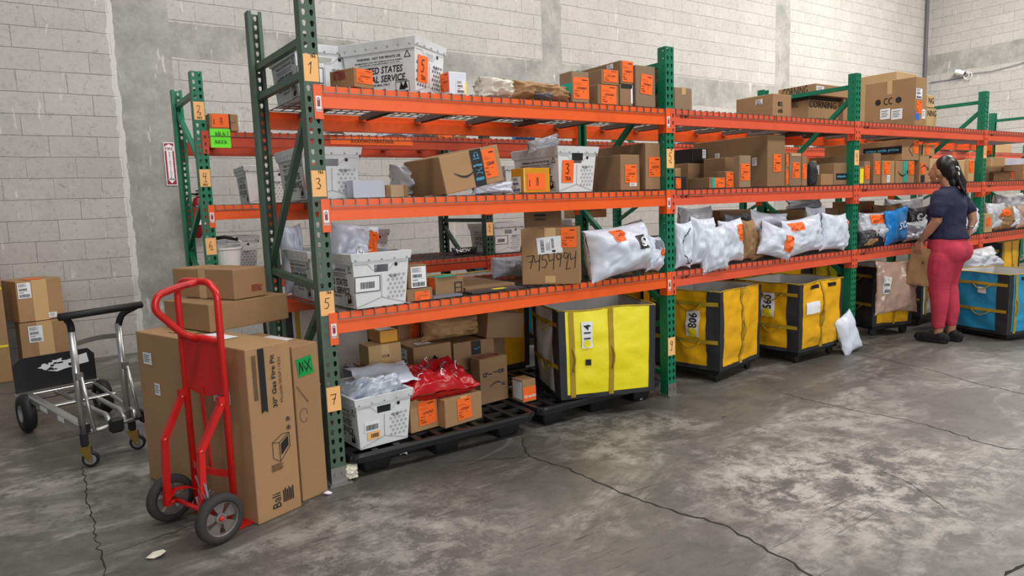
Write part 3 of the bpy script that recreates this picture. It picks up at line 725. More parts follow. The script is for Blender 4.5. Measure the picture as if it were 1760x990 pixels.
def tub(label, N, rot, L=.47, Wd=.335, h=.285, ex=(), dots=True, window=False, tilt=0, group='white postal tubs', name='mail_tub'):
    """near bottom corner N; local x = short end face (front), local y = long side running away; rot in degrees"""
    rot = math.radians(rot); tp = .024; N = Vector(N)
    dx = Vector((math.cos(rot), math.sin(rot), 0)); dy = Vector((-math.sin(rot), math.cos(rot), 0))
    w, l = Wd-2*tp, L-2*tp
    M = Matrix.Translation(N+dx*w/2+dy*l/2) @ Matrix.Rotation(rot, 4, 'Z')
    r = thing(name, label, 'mail tub', group=group, M=M)
    def P(side, s, t, o=0):      # s -1..1 along the side, t 0..1 up
        k = tp*t; hw, hl = w/2+k-.012+o, l/2+k-.012+o
        hw += .012; hl += .012
        if side == 0: return (s*hw, -hl, t*h)
        if side == 1: return (hw, s*hl, t*h)
        if side == 2: return (-s*hw, hl, t*h)
        return (-hw, -s*hl, t*h)
    b = MB()
    for o, inv in ((0, False), (-.005, True)):
        for sd in range(4):
            end = sd in (0, 2)
            ss = [-1, -.26, .26, 1] if end else [-1, -.5, 0, .5, 1]; tt = [0, .3, .64, .78, 1]
            for i in range(len(ss)-1):
                for j in range(4):
                    if end and i == 1 and j == 2: continue
                    b.add([P(sd, ss[i], tt[j], o), P(sd, ss[i+1], tt[j], o), P(sd, ss[i+1], tt[j+1], o), P(sd, ss[i], tt[j+1], o)], [(0, 1, 2, 3)])
    for sd in (0, 2):      # hand-hole rim
        q = [(-.26, .64), (.26, .64), (.26, .78), (-.26, .78)]
        for k in range(4):
            a, c = q[k], q[(k+1) % 4]; b.add([P(sd, *a), P(sd, *c), P(sd, *c, -.005), P(sd, *a, -.005)], [(0, 1, 2, 3)])
    b.box((0, 0, .004), (w-.004, l-.004, .006)); b.obj('tub_body', 'tub_white', r)
    # folded collar with rounded rim
    c = MB(); n = 0
    for sd in range(4):
        end = sd in (0, 2)
        for (t0, o0, t1, o1) in ((1.0, -.006, 1.012, .003), (1.012, .003, 1.0, .012), (1.0, .012, .80 if not end else .86, .008), (.80 if not end else .86, .008, .80 if not end else .86, .001)):
            m = 8
            for i in range(m):
                s0, s1 = -1+2*i/m, -1+2*(i+1)/m
                dip = (lambda s: -.0) if not end else (lambda s: .0)
                c.add([P(sd, s0, t0, o0), P(sd, s1, t0, o0), P(sd, s1, t1, o1), P(sd, s0, t1, o1)], [(0, 1, 2, 3)])
    c.obj('rim_collar', 'tub_white', r, merge=.0008, smooth=False)
    # rivets along the collar
    rv = MB()
    for sd in (0, 1, 3):
        for i in range(7 if sd else 5):
            s_ = -.86+1.72*i/(6 if sd else 4); p = Vector(P(sd, s_, .885, .009)); rv.ball(p, (.0065, .0065, .0065), n=6, m=4)
    rv.obj('collar_rivet', 'tub_inside', r)
    # creases pressed in the end face, dot pattern, printing
    nrm = lambda sd, o: (lambda a, z: P(sd, a/(({0: w, 2: w}.get(sd, l))/2+tp*z/h), z/h, o))
    Flat().stroke([(-w*.5, h*.02), (0, h*.17), (w*.5, h*.02)], .004).stroke([(0, h*.17), (0, h*.60)], .004).stroke([(-w*.52, h*.80), (-w*.28, h*.80), (-w*.16, h*.68)], .003).stroke([(w*.52, h*.80), (w*.28, h*.80), (w*.16, h*.68)], .003).build('pressed_crease', 'tub_inside', r, nrm(0, .0015))
    if dots:
        q = Flat()
        for i in range(4):
            for j in range(6):
                for sg in (-1, 1) if dots != 1 else (1,):
                    cx = sg*(w*.14+i*.026+(j % 2)*.013); cz = h*.16+j*.023
                    if abs(cx) > w*.46: continue
                    q.poly([(cx+.009*math.cos(a*PI/3), cz+.009*math.sin(a*PI/3)) for a in range(6)])
        q.build('dot_pattern', 'tub_dot' if dots != 3 else 'cast_grey', r, nrm(0, .0018))
    Flat().poly([(w*.30+.010*math.cos(a), h*.76+.010*math.sin(a)) for a in [k*PI/5 for k in range(10)]]).build('plug_hole', 'ink', r, nrm(0, .0019))
    end_text(Flat(), w, h).build('printed_text', 'ink', r, nrm(0, .002))
    for sd in (3, 1): tub_text(Flat(), l, h).build('printed_text', 'ink', r, nrm(sd, .002))
    if window:
        f = nrm(window-1, .002); x = -.05 if window == 4 else -w*.28
        Flat().rect(x-.07, h*.30, x+.07, h*.58).build('label_holder', 'white_label', r, f)
        Flat().bars(x-.04, h*.36, x+.04, h*.48, 4).stroke([(x-.07, h*.3), (x+.07, h*.3)], .004).stroke([(x-.07, h*.58), (x+.07, h*.58)], .004).stroke([(x-.07, h*.3), (x-.07, h*.58)], .004).stroke([(x+.07, h*.3), (x+.07, h*.58)], .004).build('holder_frame', 'ink', r, nrm(window-1, .003))
    for (sd, x0, z0, x1, z1, mt, art) in ex:
        p = Flat().rect(x0, z0, x1, z1).build('sticker', mt, r, nrm(sd, .0035))
        if art: art(Flat(), x0, z0, x1, z1).build('handwriting', 'ink', p, nrm(sd, .005))
    return r
def tba(n): return lambda f, x0, z0, x1, z1: f.hand(n, (x0+x1)/2, z0+(z1-z0)*.62, (z1-z0)*.46, .006).hand('TBA', (x0+x1)/2+.004, z0+(z1-z0)*.18, (z1-z0)*.16, .0035)
# ---- poly mailers
def clampx(x0, x1, y0, y1):
    X, Y, D = (R1X, R1Y, R1D) if y0 < 1.5 else (R2X, R2Y, R2D)
    if y1 < Y-.001 or y0 > Y+D: return x0, x1
    for p in X:
        g = .044 if (y0 < Y+PD+.01 or y1 > Y+D-PD-.01) else .022
        if x0 < p+g and x1 > p-g:
            if (x0+x1)/2 > p: x0 = p+g
            else: x1 = p-g
    return x0, x1
def snap(z0, ztop, y):
    for l in ((Z1+.0105, Z2+.0105, Z3+.0105) if y < 1.5 else (Q1+.0105, Q2+.0105, Q3+.0105)):
        if (-.07 < z0-l < .24) and y > .015: return l
    return z0
def mailer(label, u0, u1, vt, vb, y, T=.09, m='mailer_white', seed=None, yaw=0, lean=0, roll=0, ex=(), zmin=None, wr=1.7, puff=2.4, name='mailer_bag', cat='mailer', group=None, ears=1.5, W=None, Hh=None, ctr=None):
    N_[0] += 1; sd = seed if seed is not None else N_[0]*7.3
    if ctr is None:
        a = at(u0, vb, y=y); c = at(u1, vb, y=y); t = at((u0+u1)/2, vt, y=y); bb = at((u0+u1)/2, vb, y=y)
        cx = (a.x+c.x)/2; W = W or (c.x-a.x); z0 = bb.z if zmin is None else zmin; Hh = Hh or (t.z-bb.z)
        
        if zmin is None and z0 > .6:
            z1_ = snap(z0, 0, y); Hh += z0-z1_; z0 = z1_
        if z0 > .6:
            xa, xb = clampx(cx-W/2, cx+W/2, y-T/2, y+T/2); cx = (xa+xb)/2; W = max(.05, xb-xa)
        ctr = Vector((cx, y, z0))
    M = Matrix.Translation(ctr) @ Matrix.Rotation(math.radians(yaw), 4, 'Z') @ Matrix.Rotation(math.radians(lean), 4, 'X') @ Matrix.Rotation(math.radians(roll), 4, 'Y')
    r = thing(name, label, cat, group=group, M=M)
    off = Vector((sd, sd*.7, sd*1.3)); big = max(W, Hh)
    def Sf(a, b, side, o=0):
        e = 1-max(abs(a), abs(b))**6
        t = T/2*(max(0, (1-abs(a)**puff)*(1-abs(b)**puff)))**.55
        n1 = noise.noise(Vector((a*1.6, b*1.6, side*2))+off); n2 = 1-abs(noise.noise(Vector((a*3.5+n1, b*1.7-n1, side))+off*1.7))*2
        n3 = noise.noise(Vector((a*7, b*5, side*3))+off*.4)
        t += (T*.12*n1+T*.10*wr*n2+T*.05*wr*n3)*max(0, e)
        t = max(t, .0015)
        pin = .07*ears
        x = a*W/2*(1-pin*(1-b*b)*abs(a)**1.5)+W*.015*n3*abs(a); z = (b*Hh/2)*(1-pin*(1-a*a)*abs(b)**1.5)+Hh/2+Hh*.012*n1*abs(b)
        bend = big*.05*noise.noise(Vector((a*1.1, b*1.1, 9))+off)+big*.022*noise.noise(Vector((a*4, b*4, 3))+off)*max(abs(a), abs(b))**3
        return (x, side*(t+o)+bend, z)
    n = 34; b_ = MB(); cs_ = lambda q: math.sin(PI/2*(-1+2*q/n))
    for side in (-1, 1):
        k = len(b_.v)
        for i in range(n+1):
            for j in range(n+1): b_.v.append(Sf(cs_(i), cs_(j), side))
        for i in range(n):
            for j in range(n):
                q = (k+i*(n+1)+j, k+(i+1)*(n+1)+j, k+(i+1)*(n+1)+j+1, k+i*(n+1)+j+1); b_.f.append(q if side < 0 else q[::-1])
    b_.obj('bag_body', m, r, smooth=True, merge=.0034)
    for e in ex:      # (kind, a0, b0, a1, b1[, material or text[, rot]]) in -1..1 of the front
        kind, a0, b0, a1, b1 = e[:5]; rot = e[6] if len(e) > 6 else 0
        ca, cb = (a0+a1)/2, (b0+b1)/2; c_, s_ = math.cos(rot), math.sin(rot)
        def G(o, ca=ca, cb=cb, c_=c_, s_=s_):
            def g(x, z):
                dx, dz = (x-ca)*W, (z-cb)*Hh
                return Sf(max(-.97, min(.97, ca+(dx*c_-dz*s_)/W)), max(-.97, min(.97, cb+(dx*s_+dz*c_)/Hh)), -1, o)
            return g
        if kind in ('o', 'w', 'patch'):
            g = G(.005); q = MB(); k = 16
            for i in range(k+1):
                for j in range(k+1): q.v.append(g(a0+(a1-a0)*i/k, b0+(b1-b0)*j/k))
            for i in range(k):
                for j in range(k): q.f.append((i*(k+1)+j, (i+1)*(k+1)+j, (i+1)*(k+1)+j+1, i*(k+1)+j+1))
            mt = {'o': 'orange_label', 'w': 'white_label'}.get(kind) or e[5]
            p = q.obj({'o': 'route_sticker', 'w': 'shipping_label'}.get(kind, 'printed_patch'), mt, r, smooth=True)
            if kind != 'patch': label_art(kind, e[5] if len(e) > 5 else '', a0, b0, a1, b1, False).build('printed_text', 'ink', p, G(.007))
        else:
            e[5](Flat(), a0, b0, a1, b1).build('printed_mark', e[7] if len(e) > 7 else 'black_print', r, G(.008 if kind == 'art' else .0085))
    return r
# ---- fabric bins
def bin_(label, N, rot, w, d, h, front, side, seed=1, num=None, numside='front', cut=False, dark_side=False, straps=True, frontstraps=(.10, .50), sidestraps=(.82, .34), patch=None, base=True, group='collapsible fabric bins', cwf=.045, cws=.11, crumple=1., lining='bin_lining'):
    rot = math.radians(rot); N = Vector(N); dx = Vector((math.cos(rot), math.sin(rot), 0)); dy = Vector((-math.sin(rot), math.cos(rot), 0))
    M = Matrix.Translation(N+dx*w/2+dy*d/2) @ Matrix.Rotation(rot, 4, 'Z')
    r = thing('fabric_bin', label, 'bin', group=group, M=M); off = Vector((seed*3.1, seed, seed*.5))
    L = [w, d, w, d]; P4 = [(-w/2, -d/2), (w/2, -d/2), (w/2, d/2), (-w/2, d/2)]
    def S_(sd, s, t, o=0):      # sd side, s 0..1 along, t 0..1 up
        a, c = P4[sd], P4[(sd+1) % 4]; x = a[0]+(c[0]-a[0])*s; y = a[1]+(c[1]-a[1])*s
        nx, ny = (c[1]-a[1])/L[sd], -(c[0]-a[0])/L[sd]
        bul = .018*math.sin(PI*s)*math.sin(PI*t*.9+.1)+.013*crumple*noise.noise(Vector((s*4+sd*7, t*5, 0))+off)*min(1, 6*s*(1-s))+.007*crumple*noise.noise(Vector((s*11+sd*7, t*14, 5))+off)*min(1, 6*s*(1-s))
        k = 1-.03*(1-t); sag = .018*noise.noise(Vector((s*2+sd*5, 0, 2))+off)*min(1, 4*s*(1-s))*t
        return (x*k+nx*(bul+o), y*k+ny*(bul+o), t*h+sag)
    def patchm(name, m, sd, s0, s1, t0, t1, o=0, parent=r, nn=22, mm=26):
        b = MB(); n = max(2, int(nn*(s1-s0))+1); k = max(2, int(mm*(t1-t0))+1)
        for i in range(n+1):
            for j in range(k+1): b.v.append(S_(sd, s0+(s1-s0)*i/n, t0+(t1-t0)*j/k, o))
        for i in range(n):
            for j in range(k): q = i*(k+1)+j; b.f.append((q, q+k+1, q+k+2, q+1))
        p = b.obj(name, m, parent, smooth=True); return p
    for sd in range(4):
        c = (cwf if sd in (0, 2) else cws)/L[sd]; m = front if sd in (0, 2) else side
        if sd == 1: m = front
        patchm('fabric_panel', m, sd, c, 1-c, .04 if sd else .0, 1)
        patchm('corner_panel', 'black_fabric', sd, 0, c, 0, 1, .003); patchm('corner_panel', 'black_fabric', sd, 1-c, 1, 0, 1, .003)
        patchm('hem_panel', 'black_fabric', sd, c, 1-c, 0, .05, .004)
    b = MB()      # lining
    for sd in range(4):
        n, k = 16, 14; q0 = len(b.v)
        for i in range(n+1):
            for j in range(k+1): b.v.append(S_(sd, i/n, j/k*.985+.01, -.012))
        for i in range(n):
            for j in range(k): q = q0+i*(k+1)+j; b.f.append((q, q+k+1, q+k+2, q+1))
    b.obj('lining', lining, r, smooth=True)
    b = MB(); b.box((0, 0, .02), (w*.93, d*.93, .02)); b.obj('bin_floor', 'black_plastic', r)
    b = MB(); b.tube([S_(sd, i/12, 1, -.004) for sd in range(4) for i in range(12)], .0065, 6, closed=True); b.obj('rim_binding', 'strap_yellow', r, smooth=True)
    if straps:
        for s in frontstraps:
            p = patchm('webbing_strap', 'strap_yellow', 0, s, s+.05, 0.02, .99, .006)
            b = MB(); b.tube([S_(0, s+.025+.02*math.sin(PI*k/8), .32+.26*k/8, .010+.010*math.sin(PI*k/8)) for k in range(9)], .005, 6); b.obj('strap_loop', 'strap_yellow', p, smooth=True)
        for t in sidestraps:
            p = patchm('webbing_strap', 'strap_yellow', 3, .02, .98, t, t+.05, .007)
            b = MB(); b.tube([S_(3, .45+.3*k/8, t+.02-.09*math.sin(PI*k/8), .012+.008*math.sin(PI*k/8)) for k in range(9)], .005, 6); b.obj('strap_loop', 'strap_yellow', p, smooth=True)
            patchm('webbing_strap', 'strap_yellow', 1, .05, .95, t, t+.05, .007)
    if cut:
        for s in (.22, .62):
            patchm('hand_opening', 'ink', 0, s, s+.2, .90, .955, .004)
    if num:
        sd, s0, t0, s1, t1 = num[1]; p = patchm('number_label', 'white_label', sd, s0, s1, t0, t1, .009)
        ww = (s1-s0)*L[sd]; hh = (t1-t0)*h; f = Flat(); f.text(num[0], 0, hh*.12, w=hh*.56, h=ww*.62, rot=PI/2)
        f.build('printed_number', 'ink', p, lambda a, c_: S_(sd, (s0+s1)/2+a/L[sd], (t0+t1)/2+c_/h, .0115))
        Flat().poly([(ww*.33*math.cos(k*PI/8), -hh*.33+ww*.33*math.sin(k*PI/8)) for k in range(16)]).build('dot_mark', front if front != 'bin_amber' else 'yellow_label', p, lambda a, c_: S_(sd, (s0+s1)/2+a/L[sd], (t0+t1)/2+c_/h, .0115))
    if patch:
        sd, s0, t0, s1, t1, m = patch; patchm('worn_patch', m, sd, s0, s1, t0, t1, .009)
    if base:
        zb = -N.z; b = MB()
        for x in (-w*.42, w*.42): b.box((x, 0, -.02), (.04, d*.9, .03))
        for y in (-d*.42, d*.42): b.box((0, y, -.02), (w*.9, .04, .03))
        b.obj('base_frame', 'black_plastic', r)
        if N.z > .07:
            for x in (-w*.38, w*.38):
                for y in (-d*.38, d*.38):
                    b = MB(); rr = min(.045, N.z*.4); b.lathe([(0, -.012), (rr, -.012), (rr, .012), (0, .012)], Matrix.Translation((x, y, zb+rr)) @ Matrix.Rotation(PI/2, 4, 'X'), 14)
                    b.box((x, y, (zb+rr*1.6-.03)/2), (.03, .04, abs(zb+rr*1.6+.03))); b.obj('caster', 'black_rubber', r)
    return r
# ---- black plastic pallets
def pallet(label, x0, y0, w, d, z1=.135):
    r = thing('plastic_pallet', label, 'pallet', (x0+w/2, y0+d/2, 0))
    b = MB(); nx, ny = 9, 7; t = .022; zz = z1-.03
    def lipf(s): return [(s*(w/2-.03), s*(d/2-.03))]
    for i in range(nx+1): b.box((-w/2+.02+(w-.04)*i/nx, 0, z1-.012), (.035, d-.04, .02))
    for j in range(ny+1): b.box((0, -d/2+.02+(d-.04)*j/ny, z1-.014), (w-.04, .035, .018))
    b.obj('deck_grid', 'black_plastic', r)
    b = MB(); c = []
    for k in range(4):
        cx, cy = ((1, 1), (-1, 1), (-1, -1), (1, -1))[k]
        for j in range(5):
            a = PI/2*k+PI/2*j/4; c.append((cx*(w/2-.07)+.07*math.cos(a), cy*(d/2-.07)+.07*math.sin(a)))
    n = len(c)
    for (s, zc) in ((.975, z1), (1., z1), (1.006, z1-.014), (1.0, z1-.045), (.97, z1-.05), (.965, z1-.01)): b.v += [(x*s, y*s, zc) for x, y in c]
    for k in range(5):
        for i in range(n): j = (i+1) % n; b.f.append((k*n+i, k*n+j, (k+1)*n+j, (k+1)*n+i))
    b.obj('deck_lip', 'black_plastic', r)
    for x in (-w*.36, 0, w*.36):
        for y in (-d*.36, 0, d*.36):
            b = MB(); a = .095; q = .07
            b.add([(x-a, y-a, z1-.03), (x+a, y-a, z1-.03), (x+a, y+a, z1-.03), (x-a, y+a, z1-.03), (x-q, y-q, 0), (x+q, y-q, 0), (x+q, y+q, 0), (x-q, y+q, 0)], [(0, 1, 2, 3), (4, 5, 6, 7), (0, 1, 5, 4), (1, 2, 6, 5), (2, 3, 7, 6), (3, 0, 4, 7)])
            b.obj('leg', 'black_plastic', r, bev=.008)
    return r
# ============================================================ contents of the racks
zT, zM, zL = Z1+.0105, Z2+.0105, Z3+.0105
yT, yM, yL = Q1+.0105, Q2+.0105, Q3+.0105
ZP = .137
def topz(r): return TOP[r.name]
O = lambda face, a, b, c, d, t='', rot=0: ('o', face, (a, b, c, d), t, rot)
def blackband(face, r, art=None, m='black_print', inkm='sky_print'): return ('patch', face, r, m, 0, 'printed_tape', art, inkm) if art else ('patch', face, r, m, 0, 'printed_tape')
# ---- top shelf, bay over the bright bin
tub('grimy postal tub on the top shelf behind the tag 1 post', (.085, .46, zT), 0, window=1)
tub('big white postal tub with orange 5 TBA sign on the top shelf', (.585, .06, zT), 33, dots=3, ex=[(0, -.125, .06, -.02, .20, 'orange_label', tba('5'))])
carton('small tan box with orange sticker leaning in front of the 5 TBA tub', 610, .02, zT, 642, 115, .1, rot=22, uL=568, c=0, ex=[O('front', 612, 117, 641, 144, '1325061'), ('art', 'left', (573, 122, 594, 138), txt_art('ASTERRA'), 0, 'sign_red')], fold=False)
carton('white bubble-wrapped box with orange side standing right beside the 5 TBA tub'.replace(' right', ''), 773, .05, zT, 803, 122, .16, uL=757, mt='mailer_white', ex=[O('left', 757, 124, 772, 158, '1341'), ('w', 'front', (784, 138, 799, 161)), ('patch', 'front', (799, 142, 802, 162), 'yellow_label')])
mailer('crumpled cream cloth bag on the top shelf', 820, 877, 135, 168, .14, T=.16, m='cloth_bag', wr=3, yaw=10, name='cloth_bag', cat='bag', ears=2)
mailer('open brown kraft paper bag lying on the top shelf', 868, 976, 143, 177, .18, T=.22, m='kraft_paper', wr=1.6, yaw=-8, roll=4, name='paper_bag', cat='bag', ex=[('patch', -.35, -.75, .15, -.25, 'mailer_grey')])
carton('brown box with a white label behind the kraft bag on the top shelf', 895, .62, zT, 962, 139, .25, c=1, ex=[('w', 'front', (945, 142, 952, 148))])
carton('grey-brown box with tall orange sticker 1324651 and teal labels', 984, .04, zT, 1013, 121, .2, uL=962, c=2, ex=[O('front', 985, 133, 1012, 170, '1324651'), ('patch', 'left', (964, 144, 983, 164), 'teal_label'), ('patch', 'front', (1011, 140, 1013, 160), 'teal_label')])
q = carton('lower brown box with orange sticker under the stacked pair on the top shelf', 1028, .05, zT, 1064, 144, .22, uL=1012, c=1, ex=[O('front', 1033, 146, 1059, 179, '1324461')])
carton('small brown box with orange sticker stacked on a brown box, top shelf', 1034, .055, topz(q)+.002, 1064, 118, .3, uL=1012, c=1, ex=[O('front', 1037, 119, 1061, 141, '1324481')])
q = carton('brown box with dark tape under the long box on the top shelf', 1066, .05, zT, 1088, 144, .22, c=1, ex=[blackband('front', (1067, 144, 1086, 152)), ('patch', 'front', (1084, 145, 1088, 178), 'white_label')])
carton('long brown box with tall orange sticker on the upper tier of the top shelf', 1067, .055, topz(q)+.002, 1089, 103, .55, c=1, ex=[O('front', 1069, 105, 1088, 141, '1324671'), ('w', 'left', (1043, 111, 1054, 120))])
carton('worn taped box with slanting orange sticker on the top shelf', 1093, .04, zT, 1127, 111, .4, c=2, ex=[O('front', 1101, 128, 1121, 162, '1324661', -.1), ('tape', 'left', .05, 'x')])
carton('brown box half behind the green post with orange sticker and white papers', 1128, .06, zT, 1143, 108, .4, c=1, w=.16, ex=[O('front', 1129, 133, 1142, 162, 'MSC'), ('wt', 'front', (1137, 110, 1145, 130)), ('wt', 'front', (1131, 165, 1143, 180))])
carton('plain box with pale tape standing past the first green post, top shelf', 1160, .3, zT, 1190, 149, .3, c=2, ex=[('tape', 'front', .045)])
# ---- top shelf, over the amber bins
carton('long tan box with a small white label on the top shelf over amber bins', 1328, .12, zT, 1360, 160, .4, uL=1265, c=0, ex=[('w', 'left', (1299, 171, 1311, 180)), ('art', 'front', (1337, 175, 1345, 182), txt_art('E')), ('art', 'front', (1337, 185, 1345, 194), txt_art('e6'))])
corn = txt_art('CORNING', False)
q = carton('bottom tray carton of the black-lettered tray stack', 1380, .5, zT, 1441, 195, .45, c=3, h=.07, ex=[('art', 'front', (1402, 199, 1436, 207), corn)])
q2 = carton('middle tray carton of the tray stack with large black lettering', 1376, .5, topz(q)+.012, 1447, 170, .45, c=0, ex=[('art', 'front', (1386, 174, 1437, 186), corn), ('art', 'left', (1352, 174, 1372, 186), corn)])
b = MB(); b.box((0, 0, .011), (.62, .5, .022)); bx_ = b.obj('black_tray', 'black_plastic', None, bev=.004); bx_.location = (q2.location.x, q2.location.y, topz(q2)+.001); tag(bx_, 'thin black tray between the two upper cartons of the black-lettered tray stack', 'tray')
carton('upper open carton of the black-lettered tray stack', 1394, .42, topz(q2)+.026, 1462, 143, .5, uL=1330, c=0, ex=[('art', 'left', (1345, 150, 1388, 164), corn), ('wt', 'front', (1403, 148, 1416, 158))])
carton('brown box lettered LOT beside the tag 4 post on the top shelf', 1449, .45, zT, 1466, 168, .4, c=1, ex=[('art', 'front', (1450, 172, 1463, 183), txt_art('LOT'), 0, 'white_label')])
# ---- top shelf, behind the person
def syms(f, x0, y0, x1, y1):
    w = (x1-x0); h = y1-y0; cy = (y0+y1)/2; r_ = h*.42
    for k, cx in enumerate((x0+w*.1, x0+w*.88)):
        f.poly([(cx+r_*math.cos(a*PI/8), cy+r_*math.sin(a*PI/8)) for a in range(16)])
    for cx in (x0+w*.42, x0+w*.60):
        pts = [(cx+r_*.8*math.cos(a), cy+r_*math.sin(a)) for a in [PI*.35+k*PI*1.3/8 for k in range(9)]]; f.stroke(pts, h*.12)
    return f
carton('big flat brown box with recycling marks and white labels on the top shelf', 1572, .10, zT, 1591, 131, .55, uL=1485, c=0, ex=[('art', 'left', (1505, 168, 1550, 180), syms), ('wt', 'left', (1513, 187, 1530, 205)), ('wt', 'left', (1532, 187, 1551, 205)), ('w', 'front', (1574, 152, 1585, 170)), O('front', 1575, 173, 1584, 195), ('patch', 'front', (1572, 190, 1580, 206), 'blue_print'), ('wt', 'front', (1584, 188, 1590, 204)), ('tape', 'left', .05)])
carton('tall light box standing behind the recycling-marked box on the top shelf', 1538, .72, zT, 1575, 122, .26, uL=1470, c=3)
q = carton('lower tray carton end with black serif lettering past the recycling-marked box', 1592, .5, zT, 1610, 185, .3, c=3, ex=[('art', 'front', (1594, 190, 1609, 200), txt_art('NING', False))])
carton('upper tray carton end with black serif lettering past the recycling-marked box', 1594, .5, topz(q)+.005, 1606, 163, .3, c=3, ex=[('art', 'front', (1596, 168, 1605, 178), txt_art('NG', False))])
# ---- middle shelf, over the bright bin
tub('white postal tub with orange 4 TBA sign behind the tag 3 post', (.072, .42, zM), 0, ex=[(0, -.146, .05, -.056, .20, 'orange_label', tba('4'))])
tub('white postal tub with orange 3 TBA sign on the middle shelf', (1.585, .10, zM), 2.5, ex=[(0, -.125, .06, -.03, .20, 'orange_label', tba('3')), (0, -.045, .20, .045, .255, 'ink', None)])
carton('pale plastic-wrapped parcel beside the 4 TBA tub', 608, .3, zM, 663, 309, .22, uL=596, mt='mailer_white', name='wrapped_parcel', cat='parcel')
carton('little tan box with shiny tape beside the pale wrapped parcel', 664, .3, zM, 702, 318, .2, c=0, ex=[('tape', 'front', .08, 'x')])
mailer('crinkled clear plastic bag heaped behind the long smile box', 672, 760, 282, 320, .55, T=.22, m='mailer_silver', wr=3, name='plastic_bag', cat='bag')
def prime(f, x0, y0, x1, y1):
    w = x1-x0; h = y1-y0; cx = (x0+x1)/2
    f.text('prime', cx, y0+h*.56, w=w*.78, h=h*.11); f.smile(cx, y0+h*.48, w*.62); f.text('amazon', cx, y0+h*.20, w=w*.72, h=h*.08); f.smile(cx, y0+h*.33, w*.6, -1)
    pts = [(cx+w*.16*math.cos(a), y0+h*.86+w*.16*math.sin(a)) for a in [k*PI/8 for k in range(9)]]; f.stroke(pts, w*.05); f.rect(cx-w*.2, y0+h*.80, cx-w*.1, y0+h*.86).rect(cx+w*.1, y0+h*.80, cx+w*.2, y0+h*.86)
    return f.text('SHIPPED', cx, y0+h*.75, w=w*.6, h=h*.03)
r = carton('long smile-printed box tilted up with black printed tape and orange sticker 1225683', 768, .05, zM, 858, None, .3, c=0, v=None, uL=706, w=.40, h=.215, tilt=-11, ex=[('art', 'front', ('f', -.13, .095, .03, .125), smile_art(1)), blackband('front', ('f', .0, .002, .075, .213), prime), ('o', 'front', ('f', .078, .035, .165, .200), '1225683')])
mailer('slim white mailer squashed under the raised end of the long smile box', 812, 882, 312, 338, .10, T=.07, wr=2, yaw=-5)
carton('yellow-taped box with orange sticker in front of the 3 TBA tub', 901, .03, zM, 946, 288, .1, uL=879, mt='yellow_tape', ex=[('o', 'front', (906, 298, 937, 326), '|1222643'), ('w', 'left', (881, 304, 896, 331))])
mailer('silver mailer lying on top of the 3 TBA tub', 908, 962, 247, 268, .30, T=.10, m='mailer_silver', roll=-14, wr=2, zmin=zM+.285)
mailer('scrap of brown paper sticking out of the 3 TBA tub', 966, 1004, 244, 262, .26, T=.10, m='kraft_paper', wr=2, zmin=zM+.24, name='brown_paper', cat='paper')
carton('narrow brown box with orange sticker 1225652 beside the 3 TBA tub', 1067, .04, zM, 1100, 265, .4, uL=1027, c=1, ex=[O('front', 1074, 283, 1094, 314, '1225652'), ('wt', 'front', (1082, 314, 1094, 320))])
carton('tall brown box with orange sticker beside the tag 5 post on the middle shelf', 1110, .05, zM, 1145, 245, .6, uL=None, c=1, ex=[O('front', 1115, 270, 1136, 304, '1225702')])
# ---- middle shelf, over the amber bins
q = carton('black box with small orange sticker on the middle shelf beside the tag 5 post', 1160, .06, zM, 1180, 303, .35, mt='black_plastic', ex=[O('front', 1161, 306, 1170, 324)])
carton('small brown box with teal edge and orange sticker in the front row', 1219, .04, zM, 1246, 305, .2, uL=1182, c=1, ex=[O('front', 1229, 306, 1245, 325, '1225680'), ('patch', 'front', (1224, 305, 1229, 325), 'teal_label')])
carton('small upright box almost covered by its orange sticker', 1247, .08, zM, 1261, 294, .12, c=1, ex=[O('front', 1248, 296, 1260, 323, '1225602')])
carton('olive-brown box with a pen stroke behind the two small stickered boxes', 1246, .30, zM, 1268, 270, .35, uL=1209, c=1)
carton('narrow upright box with orange sticker in front of the largest box, middle shelf', 1271, .035, zM, 1290, 267, .05, c=2, ex=[O('front', 1273, 281, 1288, 310, '1225611')])
carton('largest brown box of the middle shelf, two small white labels on its side', 1319, .05, zM, 1349, 231, .75, uL=None, c=1, ex=[O('front', 1329, 265, 1342, 295, '1225688'), ('wt', 'left', (1293, 271, 1301, 285)), ('wt', 'left', (1229, 264, 1237, 272))])
q = carton('low brown box carrying a black box at the back of the middle shelf', 1183, .60, zM, 1204, 280, .3, c=1)
carton('black box with grey label on top of a low brown box, middle shelf', 1190, .60, topz(q)+.002, 1216, 255, .2, mt='black_plastic', ex=[('wt', 'front', (1207, 257, 1213, 272))])
carton('low tan box at the very back of the middle shelf near the tag 5 post', 1161, .68, zM, 1179, 289, .2, c=3)
carton('thin box with orange sticker squeezed beside the largest box', 1350, .05, zM, 1356, 264, .3, c=1, ex=[O('front', 1350, 266, 1355, 286), O('front', 1350, 292, 1355, 316)])
carton('taped upright box with orange sticker 1225645', 1357, .04, zM, 1377, 262, .3, c=2, ex=[O('front', 1362, 279, 1374, 306, '1225645'), ('patch', 'front', (1360, 264, 1376, 268), 'clear_tape')])
carton('slim upright box with orange sticker next to the black pouch', 1378, .05, zM, 1387, 268, .25, c=1, ex=[O('front', 1379, 282, 1386, 308)])
mailer('pointed black pouch standing on the middle shelf', 1390, 1401, 280, 316, .12, T=.06, m='black_fabric', name='pouch', cat='pouch', ears=-2)
carton('pale blue-white box next to the black pouch', 1401, .2, zM, 1419, 284, .3, mt='mailer_white')
carton('white box behind the dark brown box on the middle shelf', 1420, .35, zM, 1433, 281, .2, mt='white_label')
